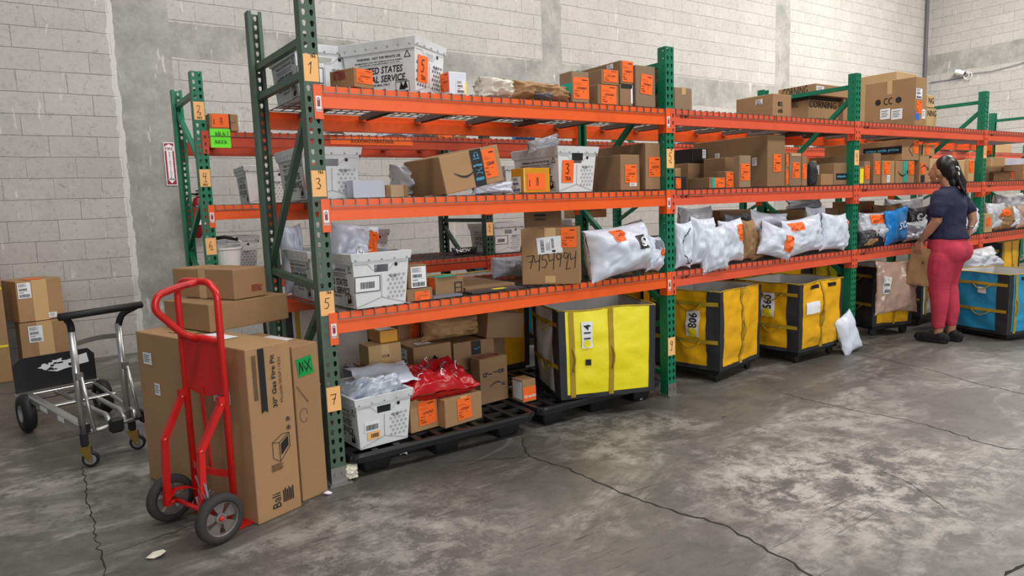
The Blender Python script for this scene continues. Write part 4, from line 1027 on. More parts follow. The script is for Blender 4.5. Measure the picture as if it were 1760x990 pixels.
carton('tan box behind the pale boxes near the tag 4 post', 1398, .66, zM, 1438, 276, .3, c=3)
carton('dark brown box in front of the pale boxes near the tag 4 post', 1411, .05, zM, 1432, 299, .2, mt='kraft_paper')
carton('box with black printed tape just before the tag 4 post', 1433, .06, zM, 1461, 280, .35, c=1, ex=[blackband('front', (1437, 298, 1460, 309), lambda f, a, b_, c_, d_: f.text('prime smile', (a+c_)/2, (b_+d_)/2, w=(c_-a)*.8, h=(d_-b_)*.5))])
carton('brown box rising behind the black-taped box near the tag 4 post', 1438, .45, zM, 1462, 268, .3, c=1)
# ---- middle shelf, behind the person
carton('box with bright yellow sticker just past the tag 4 post', 1477, .06, zM, 1484, 287, .2, c=2, ex=[('patch', 'front', (1477, 290, 1484, 315), 'yellow_label')])
carton('upright grey-brown box with orange sticker beside the yellow-stickered one', 1485, .06, zM, 1495, 277, .3, c=2, ex=[O('front', 1486, 284, 1494, 308)])
q = carton('upright brown box with orange sticker carrying the long black-taped carton', 1501, .05, zM, 1513, 263, .5, uL=None, c=1, ex=[O('front', 1503, 277, 1512, 300)])
carton('upright tan box with two stickers under the long black-taped carton', 1516, .05, zM, 1537, 276, .4, c=0, ex=[O('front', 1519, 278, 1529, 300), ('wt', 'front', (1524, 301, 1529, 313))])
q = carton('smile-printed box with teal tape under the long black-taped carton', 1539, .05, zM, 1571, 276, .4, c=0, ex=[('art', 'front', (1543, 290, 1560, 299), smile_art(1)), ('patch', 'front', (1552, 277, 1559, 313), 'teal_label'), O('front', 1561, 278, 1571, 300)])
r = carton('long carton with a black printed band lying over the upright boxes', 1550, .06, topz(q)+.004, 1579, 239, .8, c=0, ex=[O('front', 1569, 242, 1578, 264), ('art', 'front', (1562, 246, 1569, 268), lambda f, a, b_, c_, d_: f.stroke([(c_, b_), (a, (b_+d_)/2), (c_, d_)], .006)), blackband('left', (1484, 253, 1555, 266), lambda f, a, b_, c_, d_: f.text('prime smile prime', (a+c_)/2, (b_+d_)/2, w=(c_-a)*.85, h=(d_-b_)*.5))])
q = carton('smile-printed box with black tape carrying a small box, near the person', 1580, .05, zM, 1596, 268, .4, c=0, ex=[('art', 'front', (1581, 286, 1595, 296), smile_art(-1)), O('front', 1582, 280, 1590, 299), blackband('front', (1582, 301, 1589, 313))])
carton('small box with orange sticker stacked next to the long black-banded carton', 1583, .06, topz(q)+.002, 1606, 248, .25, c=0, ex=[O('front', 1590, 250, 1598, 266), blackband('front', (1583, 249, 1586, 266))])
carton('tan box half hidden behind the hair of the person', 1597, .05, zM, 1614, 272, .35, c=3)
carton('tan box on the middle shelf just past the hair of the person', 1640, .10, zM, 1663, 275, .35, c=3)
carton('tan box with orange sticker beside the black-patched box', 1664, .06, zM, 1674, 274, .3, c=3, ex=[O('front', 1665, 276, 1673, 297)])
carton('brown box with black patch beside the last tagged post', 1675, .06, zM, 1686, 275, .3, c=1, ex=[blackband('front', (1676, 288, 1684, 297))])
# ---- middle shelf, past the last tagged post
q = carton('long brown box on the middle shelf past the last tagged post', 1700, .3, zM, 1760, 286, .35, c=1)
carton('small brown box with white top and orange end, past the last tagged post', 1736, .05, zM, 1744, 294, .3, uL=1707, c=1, ex=[O('front', 1737, 295, 1743, 306), ('patch', 'top', ('f', -.1, -.14, .1, .14), 'white_label')])
carton('tan box stacked on the long brown box past the last tagged post', 1703, .32, topz(q)+.002, 1727, 270, .3, c=3)
carton('white-topped box stacked at the far end of the middle shelf', 1732, .32, topz(q)+.002, 1765, 272, .3, mt='mailer_white')
carton('brown box with orange sticker at the far end of the middle shelf', 1757, .06, zM, 1772, 282, .2, c=1, ex=[O('front', 1757, 286, 1763, 306)])
# ---- lower shelf, over the bright bin
tub('postal tub with a smudged rim behind the tag 5 post on the lower shelf', (.085, .46, zL), 0)
tub('white postal tub with a wrinkled label window at the near end of the lower shelf', (.15, -.015, zL), 5, window=1)
mailer('white mailer bulging out of the near tub on the lower shelf', 565, 648, 398, 452, .19, T=.22, roll=9, wr=1.5, lean=-12, zmin=zL+.17, Hh=.27, ex=[('o', .25, -.5, .8, .6, ''), ('w', -.3, -.7, .1, -.1)])
mailer('big white bag standing behind the smudged tub on the lower shelf', 466, 527, 383, 484, .88, T=.16, lean=-6, ex=[('o', -.7, -.55, -.4, -.05, '')])
q = carton('small box with large orange sticker 1276163 under the white-labelled box', 700, .02, zL, 744, 498, .16, c=1, ex=[O('front', 713, 500, 739, 520, '1276163')])
carton('small upright box with a full white postage label beside the near tub', 702, .025, topz(q)+.002, 735, 456, .12, c=1, ex=[('w', 'front', (706, 458, 732, 495))])
carton('small smile box with orange side sticker on the lower shelf', 749, .10, zL, 797, 478, .1, rot=8, uL=736, c=1, ex=[O('left', 737, 478, 748, 498), ('patch', 'top', ('f', -.08, -.05, .06, .05), 'teal_label'), ('art', 'front', (781, 484, 794, 503), lambda f, a, b_, c_, d_: f.rect(a, b_, a+(c_-a)*.12, d_).rect(c_-(c_-a)*.12, b_, c_, d_).rect(a, b_, c_, b_+(d_-b_)*.1).rect(a, d_-(d_-b_)*.1, c_, d_).rect(a, (b_+d_)/2-.002, c_, (b_+d_)/2+.002))])
carton('flat kraft envelope lying across the lower shelf', 800, .16, zL, 885, None, .55, h=.022, c=1, name='kraft_envelope', cat='envelope', fold=False)
carton('flat black mailer with a yellow patch lying at the front of the lower shelf', 812, .02, zL, 900, None, .12, h=.010, mt='mailer_dark', name='flat_mailer', cat='mailer', ex=[('patch', 'top', ('f', -.02, -.05, .07, .0), 'yellow_label')])
carton('flat grey mailer lying beside the small smile box', 745, .02, zL, 795, None, .07, h=.012, mt='mailer_grey', name='flat_mailer', cat='mailer')
A_ = at(898, 490, z=zL); B_ = at(998, 488, z=zL)
def hand74(f, x0, y0, x1, y1): return f.hand('7u5u9qu', (x0+x1)/2, (y0+y1)/2, (y1-y0), .0042, rot=.06, adv=(x1-x0)/(y1-y0)/7.2)
carton('large taped box marked in pen 7454994 on the lower shelf', 898, A_.y, zL, 998, 393, .30, rot=-41.5, c=0, v=490, h=None, ex=[('ws', 'front', (923, 407, 966, 436), '', .08), O('front', 964, 391, 991, 425, '1325665'), ('art', 'front', (903, 436, 992, 459), hand74), ('tape', 'front', .07), ('patch', 'front', (937, 474, 955, 486), 'clear_tape')])
carton('brown box with dark print behind the pen-marked box', 904, .66, zL, 968, 363, .2, rot=-35, c=1, ex=[blackband('front', (918, 368, 938, 372)), ('art', 'front', (920, 375, 938, 379), txt_art('FRAGILE'))])
def sart(f, x0, y0, x1, y1):
    cx, cy = (x0+x1)/2, (y0+y1)/2; return f.text('S', cx, cy, w=(x1-x0)*.55, h=(y1-y0)*.70, rot=-.2)
mailer('big puffy white mailer with a black square S logo on the lower shelf', 1010, 1126, 392, 482, .03, T=.26, roll=-5, seed=5, wr=1.2, yaw=5, lean=-8, zmin=zL, ex=[('o', -.55, .35, -.18, .85, '1324651', .18 and 0), ('patch', .12, -.1, .48, .45, 'black_print'), ('mark', .12, -.1, .48, .45, sart, 0, 'white_label')])
mailer('white and grey mailer with orange sticker squeezed against the green post', 1106, 1142, 404, 484, .06, T=.12, roll=6, seed=9, yaw=14, ex=[('o', -.2, -.1, .5, .3, ''), ('patch', -.7, .25, .1, .8, 'mailer_grey')])
mailer('plump white mailer lying beside the pen-marked box', 846, 900, 440, 474, .62, T=.18, wr=.8)
# ---- lower shelf, over the amber bins
G = None
def ma(label, *a, **k): return mailer(label, *a, **k)
arrow = lambda f, x0, y0, x1, y1: f.stroke([(x1-(x1-x0)*1.1*math.sin(PI*k/24)**.8, y1+(y0-y1)*k/24) for k in range(25)], .055).stroke([(x1-.55*(x1-x0)*(1-k/6), y0+.03*(1-k/6)) for k in range(7)], .05).stroke([(x1, y0+.2*k/6) for k in range(7)], .05)
ma('silver-grey mailer with frilly top behind the black-arrow mailer', 1165, 1222, 354, 420, .50, T=.12, m='mailer_silver', wr=3)
ma('white mailer with a long curved black arrow beside the first green post', 1159, 1187, 380, 464, .03, T=.10, ex=[('art', -.55, -.85, .45, .75, arrow)])
ma('white mailer standing next to the black-arrow mailer', 1182, 1222, 372, 462, .05, T=.12, roll=4)
ma('white mailer whose lower corner hangs over the orange beam', 1208, 1250, 386, 468, .00, T=.12, roll=-4, seed=33)
ma('white mailer with a tall orange sticker at its edge', 1237, 1275, 376, 456, .04, T=.11, roll=-3, ex=[('o', .2, .0, .85, .75, '')])
ma('narrow brown kraft mailer standing between white mailers', 1272, 1294, 376, 450, .06, T=.10, m='kraft_paper', wr=2)
ma('white mailer with orange sticker leaning at the back over kraft mailers', 1284, 1347, 363, 420, .25, T=.12, roll=6, ex=[('o', -.7, -.1, -.1, .4, '')])
ma('brown kraft mailer with smile mark half covered by a white one', 1292, 1334, 392, 440, .10, T=.10, m='kraft_paper', wr=2, roll=-8, ex=[('art', -.5, .1, .2, .5, lambda f, a, b_, c_, d_: f.smile((a+c_)/2, (b_+d_)/2, c_-a))])
ma('white mailer leaning sideways with an orange sticker near its lower edge', 1300, 1356, 386, 446, .02, T=.12, roll=14, seed=41, ex=[('o', .1, -.5, .75, .5, '')])
ma('broad white mailer with orange sticker on its upper corner', 1346, 1412, 372, 444, .03, T=.14, roll=-5, ex=[('o', -.8, .4, -.2, .85, '')])
ma('dark grey mailer tucked between white mailers', 1391, 1416, 392, 438, .08, T=.09, m='mailer_dark')
ma('white mailer with a small orange mark near the tag 4 post', 1408, 1450, 366, 436, .03, T=.12, roll=3, ex=[('o', .6, .2, .9, .6, '')])
ma('large white flat mailer lying over the others near the tag 4 post', 1384, 1451, 353, 400, .28, T=.09, wr=.7)
ma('white mailer squeezed behind the tag 4 post', 1440, 1467, 380, 428, .07, T=.10)
q = carton('long brown box at the back of the lower shelf over amber bins', 1352, .62, zL, 1440, 361, .32, c=1)
ma('bubble mailer lying on the long brown box at the back', 1352, 1412, 345, 362, .72, T=.12, m='mailer_silver', wr=2, zmin=topz(q))
carton('flat-topped brown box behind the grey mailer on the lower shelf', 1238, .62, zL, 1292, 362, .3, c=1)
ma('dark grey crumpled mailer at the back of the lower shelf', 1244, 1284, 366, 400, .45, T=.12, m='mailer_grey', wr=2)
# ---- lower shelf, behind the person
ma('crinkled silver mailer with orange sticker past the tag 4 post', 1474, 1523, 363, 398, .12, T=.14, m='mailer_silver', wr=2, zmin=None, ex=[('o', -.6, .3, .5, .85, '')])
ma('dark blue and beige bag at the foot of the tag 4 post', 1474, 1499, 395, 428, .02, T=.12, m='mailer_dark', ex=[('patch', -.5, -.8, .5, .0, 'kraft_paper')])
carton('black box with orange end sticker beneath the silver mailer', 1499, .04, zL, 1530, 396, .2, mt='black_plastic', ex=[O('front', 1518, 397, 1528, 415)])
ma('bright blue mailer with white lettering standing on the lower shelf', 1520, 1560, 357, 421, .03, T=.08, m='blue_poly', roll=-6, ex=[('art', -.3, -.2, .7, .2, lambda f, a, b_, c_, d_: f.text('SO', (a+c_)/2, (b_+d_)/2, w=c_-a, h=(d_-b_), shear=.3), 0, 'white_label')])
ma('crumpled silver mailer between the blue mailer and the person', 1550, 1592, 380, 422, .05, T=.14, m='mailer_silver', wr=3)
carton('tan box with orange sticker at the back of the lower shelf past tag 4', 1476, .5, zL, 1502, 346, .3, c=0, ex=[O('front', 1494, 351, 1501, 364)])
ma('shiny brown kraft mailer lying above the blue mailer', 1500, 1548, 350, 385, .3, T=.14, m='kraft_paper', wr=2)
ma('dark grey mailer with white outlined letters next to the person', 1560, 1594, 355, 385, .25, T=.12, m='mailer_dark', ex=[('art', -.7, .0, .7, .6, lambda f, a, b_, c_, d_: f.text('GGI', (a+c_)/2, (b_+d_)/2, w=c_-a, h=(d_-b_)), 0, 'white_label')])
ma('pile-topping silver mailer at the back behind the blue mailer', 1520, 1597, 339, 390, .6, T=.16, m='mailer_silver', wr=2)
ma('white mailer behind the lower back of the person', 1655, 1690, 355, 402, .05, T=.14)
ma('white mailer lying low behind the arm of the person', 1640, 1668, 388, 404, .02, T=.12)
# ---- lower shelf, past the last tagged post
ma('silver mailer past the last tagged post', 1691, 1722, 347, 394, .10, T=.14, m='mailer_silver', wr=2)
carton('tan framed packet with orange sticker past the last tagged post', 1692, .03, zL, 1705, 368, .08, c=3, ex=[O('front', 1695, 374, 1702, 389)])
ma('torn shiny brown and orange mailer past the last tagged post', 1709, 1737, 354, 393, .05, T=.10, m='kraft_paper', wr=2.5, ex=[('o', -.9, .2, .0, .8, '')])
ma('white mailer behind the torn brown one', 1730, 1752, 352, 392, .10, T=.12)
ma('pink-beige mailer at the far end of the lower shelf', 1746, 1775, 350, 388, .05, T=.12, m='bubble_film', ex=[('patch', -.6, .1, .8, .7, 'red_poly')])
ma('large grey mailer at the back of the far lower shelf', 1706, 1770, 332, 380, .55, T=.2, m='mailer_silver', wr=2)
# ============================================================ back rack
carton('small box with orange sticker and black tape above the lime label', 361, R2Y+.04, yT, 411, 194, .2, uL=354, c=0, ex=[O('front', 364, 196, 393, 219, '|1225'), blackband('front', (393, 194, 396, 224)), ('art', 'front', (394, 205, 404, 213), smile_art(1))])
ma('white mailer drooping over the front of the back rack top shelf', 558, 595, 217, 240, R2Y+.02, T=.14, ex=[('o', -.6, .4, .5, .9, '')])
ma('white plastic bag on the back rack seen above the red tape', 648, 700, 222, 240, R2Y+.25, T=.2, wr=2)
ma('grey-white plastic bag next to it on the back rack'.replace('next to it', 'past the red tape'), 697, 742, 223, 240, R2Y+.27, T=.2, m='mailer_silver', wr=1.5)
carton('tan box with orange sticker on the back rack top shelf', 753, R2Y+.12, yT, 778, 225, .25, c=0, ex=[O('front', 754, 227, 777, 237)])
carton('plain tan box with a white label on the back rack top shelf', 780, R2Y+.16, yT, 802, 227, .25, c=0, ex=[('wt', 'front', (783, 229, 789, 234))])
ma('flat blue and white mailer on the back rack top shelf', 880, 920, 230, 243, R2Y+.1, T=.12, m='blue_poly')
ma('white mailer on the back rack seen under the second top shelf', 1160, 1196, 238, 250, R2Y+.1, T=.2)
ma('yellow mailer on the back rack seen under the second top shelf', 1196, 1268, 235, 252, R2Y+.2, T=.3, m='bin_yellow')
ma('heaped white and orange mailer on the back rack behind tag 4', 1392, 1466, 234, 255, R2Y+.15, T=.25, ex=[('o', -.3, -.2, .4, .5, '')])
ma('silver mailer on the back rack above the hair of the person', 1630, 1672, 242, 262, R2Y+.1, T=.3, m='mailer_silver')
ma('white mailer on the back rack past the last tagged post', 1600, 1632, 244, 262, R2Y+.1, T=.25)
carton('pale box on the back rack past the last tagged post', 1712, R2Y+.1, yT, 1738, 247, .3, c=3)
tub('postal tub with a torn bag in it on the back rack middle shelf', (solve_x(430, R2Y+.1, yM), R2Y+.1, yM), -4, dots=1)
mailer('crumpled white bag stuffed in the back rack tub', 436, 488, 270, 300, R2Y+.32, T=.2, wr=3, zmin=yM+.16, name='plastic_bag', cat='bag', m='mailer_silver')
tub('dirty grey postal tub on the back rack behind the yellow-taped box', (solve_x(872, R2Y+.08, yM), R2Y+.08, yM), -8)
tub('postal tub on the back rack lower shelf beside the tag 6 post', (solve_x(378, R2Y+.42, yL), R2Y+.42, yL), 0, dots=1)
tub('postal tub on the back rack seen above the wrinkled label window tub', (solve_x(612, R2Y+.3, yL), R2Y+.3, yL), 0, ex=[(0, .0, .08, .09, .17, 'white_label', None)])
tub('clean postal tub on the back rack behind its tag 5 post', (solve_x(852, R2Y+.12, yL), R2Y+.12, yL), 0, window=1)
q = tub('postal tub on the back rack under the RECYCLE box', (solve_x(985, R2Y+.15, yL), R2Y+.15, yL), 0)
carton('dark brown box lettered RECYCLE standing on a back rack tub', 1000, R2Y+.18, yL+.29, 1043, 352, .3, mt='kraft_paper', ex=[('art', 'front', (1010, 356, 1034, 362), txt_art('RECYCLE'))])
ma('flat black and white mailer lying on the back rack lower shelf', 776, 828, 424, 440, R2Y+.2, T=.10, m='mailer_dark', wr=2, ex=[('art', -.8, -.1, .2, .7, lambda f, a, b_, c_, d_: f.text('NOV', (a+c_)/2, (b_+d_)/2, w=c_-a, h=(d_-b_)), 0, 'white_label')])
carton('long brown box on the back rack middle shelf behind the person', 1400, R2Y+.2, yM, 1475, 290, .4, c=1)
r = thing('bucket', 'white bucket with a black-gripped handle on the back rack beside the tag 6 post', 'bucket', (solve_x(388, R2Y+.18, yL), R2Y+.18, yL))
b = MB(); b.lathe([(0, 0), (.105, 0), (.125, .20), (.132, .20), (.132, .215), (.121, .215), (.10, .01), (0, .01)], n=28); b.obj('bucket_body', 'white_plastic', r, smooth=False)
hp = [(-.13, 0, .19), (-.125, -.03, .25), (-.08, -.05, .285), (.0, -.055, .295), (.08, -.05, .285), (.125, -.03, .25), (.13, 0, .19)]
b = MB(); b.tube(hp, .007, 8); h_ = b.obj('handle', 'white_plastic', r, smooth=True)
b = MB(); b.tube([(-.055, -.053, .289), (.0, -.055, .295), (.10, -.043, .272)], .014, 10); b.obj('handle_grip', 'black_rubber', h_, smooth=True)
# ============================================================ floor level of the racks
pallet('black plastic pallet under the floor-level boxes', .06, -.03, 1.2, 1.0, .135)
pallet('black plastic pallet under the bright yellow bin', 1.30, .0, 1.1, .95, .135)
tub('grey postal tub full of mailers on the pallet beside the tag 7 post', (.136, .027, ZP+.003), 4.5, ex=[(0, -.115, .09, -.03, .15, 'white_label', lambda f, a, b_, c_, d_: f.bars(a+.008, b_+.01, c_-.008, d_-.02, 3)), (0, -.10, .045, -.025, .088, 'tag_paper', lambda f, a, b_, c_, d_: f.bars(a+.02, b_+.01, c_-.01, d_-.01, 6))])
mailer('crumpled white mailer heaped in the floor-level tub', 590, 690, 650, 700, .16, T=.30, wr=3, lean=-25, seed=3)
mailer('flat white envelope sticking out over the rim of the floor-level tub', 618, 724, 650, 690, .10, T=.03, wr=1, lean=-70, roll=3, name='envelope', cat='envelope', Hh=.24, zmin=ZP+.30)
N = at(707, 746, z=ZP)
carton('upright tan box with orange sticker 1276757 on the floor pallet', 707, N.y, ZP, 754, 676, .3, rot=6, v=746, c=0, ex=[O('front', 719, 688, 749, 729, '1276757', .05), ('wt', 'top', ('f', -.05, -.1, .05, .0))])
N2 = at(766, 737, z=ZP)
f2 = carton('low tan box with orange sticker 1272567 under the red bag', 766, N2.y, ZP, 829, 689, .26, rot=8, v=737, uL=751, c=0, ex=[O('front', 786, 683, 810, 720, '1272567', .03), ('tape', 'front', .05)])
mailer('shiny red plastic bag with white curls on the floor-level boxes', 700, 830, 640, 688, .06, T=.11, m='red_poly', lean=-74, wr=3.6, roll=3, yaw=6, Hh=.34, zmin=topz(f2)+.05, name='red_bag', cat='bag',
       ex=[('art', -.7, -.7, .8, .7, lambda f, a, b_, c_, d_: [f.stroke([(x+.06*math.cos(t), y+.09*math.sin(t)) for t in [k*PI/5 for k in range(8)]], .022) for x, y in ((-.5, -.4), (-.2, .2), (.1, -.5), (.3, .0), (.55, -.35), (.6, .4), (-.6, .4), (.05, .55), (-.25, -.1), (.4, -.65), (.75, .0))] and f, 0, 'white_label')])
N3 = at(827, 697, z=ZP)
carton('flattish smile-printed box standing on end on the floor pallet', 827, N3.y, ZP, 874, 619, .1, rot=5, v=697, uL=811, c=1, ex=[('art', 'front', (842, 655, 866, 670), smile_art(-1)), ('art', 'front', (830, 640, 845, 648), txt_art('cr--')), ('art', 'front', (848, 634, 866, 641), txt_art('--ce')), ('patch', 'top', ('f', -.08, -.012, .08, .012), 'red_poly')])
f4 = carton('wide box with black smile arrow at the back of the floor pallet', 716, .50, ZP, 781, 598, .30, c=1, ex=[('art', 'front', (742, 612, 757, 640), lambda f, a, b_, c_, d_: f.stroke([(c_, b_), (c_-.2*(c_-a), (b_+d_)/2), (a+.35*(c_-a), d_)], .014).stroke([(a, d_-.03), (a+.35*(c_-a), d_), (c_-.1*(c_-a), d_-.03)], .012)), ('wt', 'top', ('f', -.08, -.1, .02, -.03)), ('w', 'left', (690, 600, 700, 622))])
f5 = carton('box with black printed tape next to the black-arrow box', 784, .50, ZP, 853, 591, .30, c=1, ex=[blackband('front', (810, 584, 826, 609), lambda f, a, b_, c_, d_: f.smile((a+c_)/2, (b_+d_)/2, (c_-a)*.6)), ('art', 'front', (794, 628, 812, 636), smile_art(1))])
f8 = carton('lower taped box under two smaller boxes at the back of the floor pallet', 636, .42, ZP, 692, 634, .22, c=2)
f7 = carton('pale taped box carrying the little yellow-taped box', 635, .42, topz(f8)+.002, 691, 596, .22, uL=618, c=3, ex=[('tape', 'front', .05, 'x'), ('art', 'front', (657, 609, 669, 614), txt_art('STUB'))])
carton('little yellow-taped box on top of the pale taped box', 654, .45, topz(f7)+.002, 684, 570, .12, uL=633, mt='yellow_tape', ex=[('patch', 'top', ('f', -.05, -.08, .05, .08), 'white_label')])
mailer('puffy brown kraft parcel on top of the back boxes', 722, 824, 540, 580, .62, T=.22, m='kraft_paper', wr=1.5, zmin=topz(f4), name='kraft_parcel', cat='parcel')
carton('brown box tipped over the back boxes with a white side label', 836, .46, topz(f5)+.01, 893, None, .3, c=1, w=.30, h=.17, tilt=7, ex=[('w', 'left', ('f', -.1, .05, .02, .13))])
carton('brown box with orange sticker at the very back of the floor pallet', 690, .86, ZP, 727, 550, .12, c=0, ex=[O('front', 704, 554, 722, 580)])
carton('tan box behind the brown stickered box under the lower shelf', 728, .86, ZP, 770, 545, .12, c=3)
carton('white and orange pill-carton sized box on the second floor pallet'.replace('pill-carton sized ', 'small '), 899, at(899, 693, z=ZP).y, ZP, 922, 655, .12, uL=880, c=0, v=693, ex=[('patch', 'front', (899, 664, 922, 688), 'orange_label'), ('art', 'front', (901, 677, 921, 684), txt_art('fully assembled'), 0, 'white_label'), ('patch', 'left', (882, 655, 898, 685), 'white_label')])
mailer('grey bag slumped behind the floor-level tub', 596, 640, 624, 655, .62, T=.25, m='mailer_grey', wr=2, name='grey_bag', cat='bag')
mailer('crumpled pale rag at the foot of the tag 7 post', 585, 612, 756, 784, .03, T=.08, m='cloth_bag', wr=3, name='rag', cat='rag', zmin=.0)
carton('brown box with a pink sticker hidden behind the tipped box', 838, .86, ZP, 870, 524, .12, c=1, ex=[('patch', 'front', (845, 525, 862, 540), 'pink_label', 0, 'sticker', lambda f, a, b_, c_, d_: f.hand('@@', (a+c_)/2, (b_+d_)/2, (d_-b_)*.5))])
# ---- bins
def place_bin(label, u, v, z, rot, ur, vt, d, front, side, **k):
    N = at(u, v, z=z); r_ = math.radians(rot); w = along(N, (math.cos(r_), math.sin(r_), 0), ur); h = zat(N.x, N.y, vt)-z
    return bin_(label, N, rot, w, d, h, front, side, **k)
place_bin('bright yellow fabric bin numbered 114 with a light grey side', 963, 689, .142, -20, 1128, 536, .60, 'bin_yellow', 'bin_lining', seed=1, num=('114', (0, .22, .58, .33, .88)), patch=(0, .255, .38, .31, .45, 'ink'), base=False, crumple=.7)
place_bin('amber fabric bin numbered 806 beside the tag 9 post', 1238, 640, .10, 11, 1307, 503, .62, 'bin_amber', 'bin_amber', seed=2, num=('806', (3, .55, .42, .74, .76)), crumple=1.6, frontstraps=(.46,))
place_bin('amber fabric bin numbered 560 with two black hand openings', 1373, 608, .10, 2, 1447, 490, .62, 'bin_amber', 'bin_amber', seed=3, num=('560', (3, .45, .50, .64, .86)), cut=True, crumple=1.6, frontstraps=(.46,), patch=(0, .12, .55, .38, .72, 'white_label'))
place_bin('amber bin half covered by a clear bubble film sheet', 1499, 562, .10, -20, 1568, 460, .5, 'bin_amber', 'black_fabric', seed=4, frontstraps=(.5,), crumple=1.2)
mailer('large clear bubble film mailer draped over the front of an amber bin', 1502, 1574, 446, 540, at(1499, 562, z=.1).y-.20, T=.10, m='bubble_film', wr=2, yaw=-20, W=.50, ex=[('w', -.8, -.2, -.5, .4)])
place_bin('bin with pale panels half hidden behind the bag of the person', 1582, 546, .10, 4, 1640, 462, .5, 'bin_lining', 'bin_lining', seed=5)
place_bin('sky blue fabric bin with black corners near the feet of the person', 1731, 577, .06, -15, 1815, 473, .62, 'bin_blue', 'bin_blue', seed=6, cut=True, sidestraps=(.80, .36), patch=(3, .55, .66, .68, .76, 'white_label'), crumple=1.)
bin_('amber bin standing under the far shelf behind the blue bin', (solve_x(1716, .08, .1), .08, .1), 2, .62, .62, .66, 'bin_amber', 'black_fabric', seed=7)
mailer('crumpled clear plastic bag bulging behind the blue bin', 1650, 1700, 426, 480, -.14, T=.22, m='mailer_silver', wr=3, name='plastic_bag', cat='bag')
bin_('amber bin in the gap behind the tipped box', (solve_x(909, 1.15, .1)-.66, 1.12, .1), 0, .66, .6, .74, 'bin_amber', 'bin_amber', seed=8)
bin_('grey-sided bin in the gap behind the tag 5 and 7 post', (solve_x(498, 1.3, .1), 1.25, .1), 0, .62, .6, .68, 'bin_lining', 'bin_lining', seed=9, sidestraps=(.8, .4))
bin_('amber bin in the gap behind the bin numbered 806', (2.75, 1.15, .1), 3, .66, .6, .74, 'bin_amber', 'bin_amber', seed=10)
bin_('amber bin in the gap behind the bin with two hand openings', (3.75, 1.15, .1), -3, .66, .6, .76, 'bin_amber', 'bin_amber', seed=11)
bin_('yellow bin in the gap behind the tag 4 post', (4.62, 1.15, .1), 2, .66, .6, .72, 'bin_yellow', 'bin_amber', seed=12)
bin_('blue bin under the back rack behind the bright yellow bin', (2.45, 2.12, .1), 0, .66, .6, .72, 'bin_blue', 'bin_blue', seed=13)
bin_('blue bin under the back rack behind the amber bins', (5.1, 2.12, .1), 0, .66, .6, .74, 'bin_blue', 'bin_blue', seed=14)
bin_('amber bin under the back rack behind the amber bins', (6.1, 2.12, .1), 0, .66, .6, .74, 'bin_amber', 'bin_amber', seed=15)
bin_('yellow bin in the gap behind the covered amber bin', (6.0, 1.15, .1), 0, .66, .6, .74, 'bin_yellow', 'bin_amber', seed=16)
bin_('amber bin under the back rack past the dark green frame', (3.4, 2.12, .1), 0, .66, .6, .74, 'bin_amber', 'bin_amber', seed=17)
mailer('white mailer leaning on the floor against the foot of the tag 4 post', 1450, 1486, 520, 590, -.12, T=.09, roll=-14, lean=-12, W=.30, wr=.8, zmin=.0)
# ============================================================ boxes by the wall and beside the rack
rt = 19
Nb = at(445, 903, z=0)
def firepit(f, x0, y0, x1, y1):
    w = x1-x0; h = y1-y0
    f.text('30" Gas Fire Pit', x0+w*.58, y0+h*.765, w=h*.30, h=w*.115, rot=PI/2); f.text('Model# SRGF11626', x0+w*.76, y0+h*.765, w=h*.26, h=w*.075, rot=PI/2, bold=False)
    f.poly([(x0+w*.22, y0+h*.60), (x0+w*.30, y0+h*.615), (x0+w*.38, y0+h*.60), (x0+w*.38, y0+h*.96), (x0+w*.22, y0+h*.96)])
    for k in range(8): f.rect(x0+w*(.06+.014*k), y0+h*.68, x0+w*(.066+.014*k), y0+h*.93)
    for cy in (.53, .48):
        f.stroke([(x0+w*.88+w*.05*math.cos(a*PI/6), y0+h*cy+w*.05*math.sin(a*PI/6)) for a in range(13)], w*.012); f.poly([(x0+w*.85, y0+h*cy-.004), (x0+w*.91, y0+h*cy-.004), (x0+w*.88, y0+h*cy+.012)])
    A, B, C_, D = (x0+w*.42, y0+h*.33), (x0+w*.60, y0+h*.30), (x0+w*.88, y0+h*.37), (x0+w*.88, y0+h*.45)
    A2, B2 = (x0+w*.42, y0+h*.42), (x0+w*.60, y0+h*.41)
    for s_ in ((A, B), (B, C_), (C_, D), (A2, B2), (B2, D), (A, A2), (B, B2), (A2, (x0+w*.7, y0+h*.455)), ((x0+w*.7, y0+h*.455), D)): f.stroke(list(s_), w*.014)
    f.poly([(x0+w*.64, y0+h*.335), (x0+w*.84, y0+h*.38), (x0+w*.84, y0+h*.435), (x0+w*.64, y0+h*.40)])
    for k in range(7): f.rect(x0+w*.35, y0+h*(.255+.006*k), x0+w*(.62+.03*(k % 3)), y0+h*(.2575+.006*k))
    f.text('Bali', x0+w*.42, y0+h*.085, w=h*.085, h=w*.22, rot=PI/2, bold=False)
    for k in range(6): f.rect(x0+w*(.60+.05*k), y0+h*.06, x0+w*(.63+.05*k), y0+h*(.13+.01*(k % 2)))
    return f
fp = carton('tall flat box printed 30 inch gas fire pit behind the red hand truck', 445, Nb.y, 0.001, 519, 601, 1.0, rot=rt, v=903, uL=258, c=0, mt=None, ex=[('art', 'front', ('f', -.10, .01, .10, .84), firepit), ('wt', 'left', (247, 606, 261, 626)), ('wt', 'left', (267, 659, 276, 679)), ('w', 'left', (368, 670, 396, 692)), ('patch', 'top', ('f', -.03, -.2, .05, .02), 'white_label'), ('patch', 'top', ('f', -.05, .1, .03, .3), 'clear_tape')])
Nc = at(520, 866, z=0)
def pens(f, x0, y0, x1, y1): return f.stroke([(x0, y1), (x0+.06, y1-.09)], .003).stroke([(x0+.03+.022*math.cos(k*PI/6), y0+.08+.035*math.sin(k*PI/6)) for k in range(12)], .002)
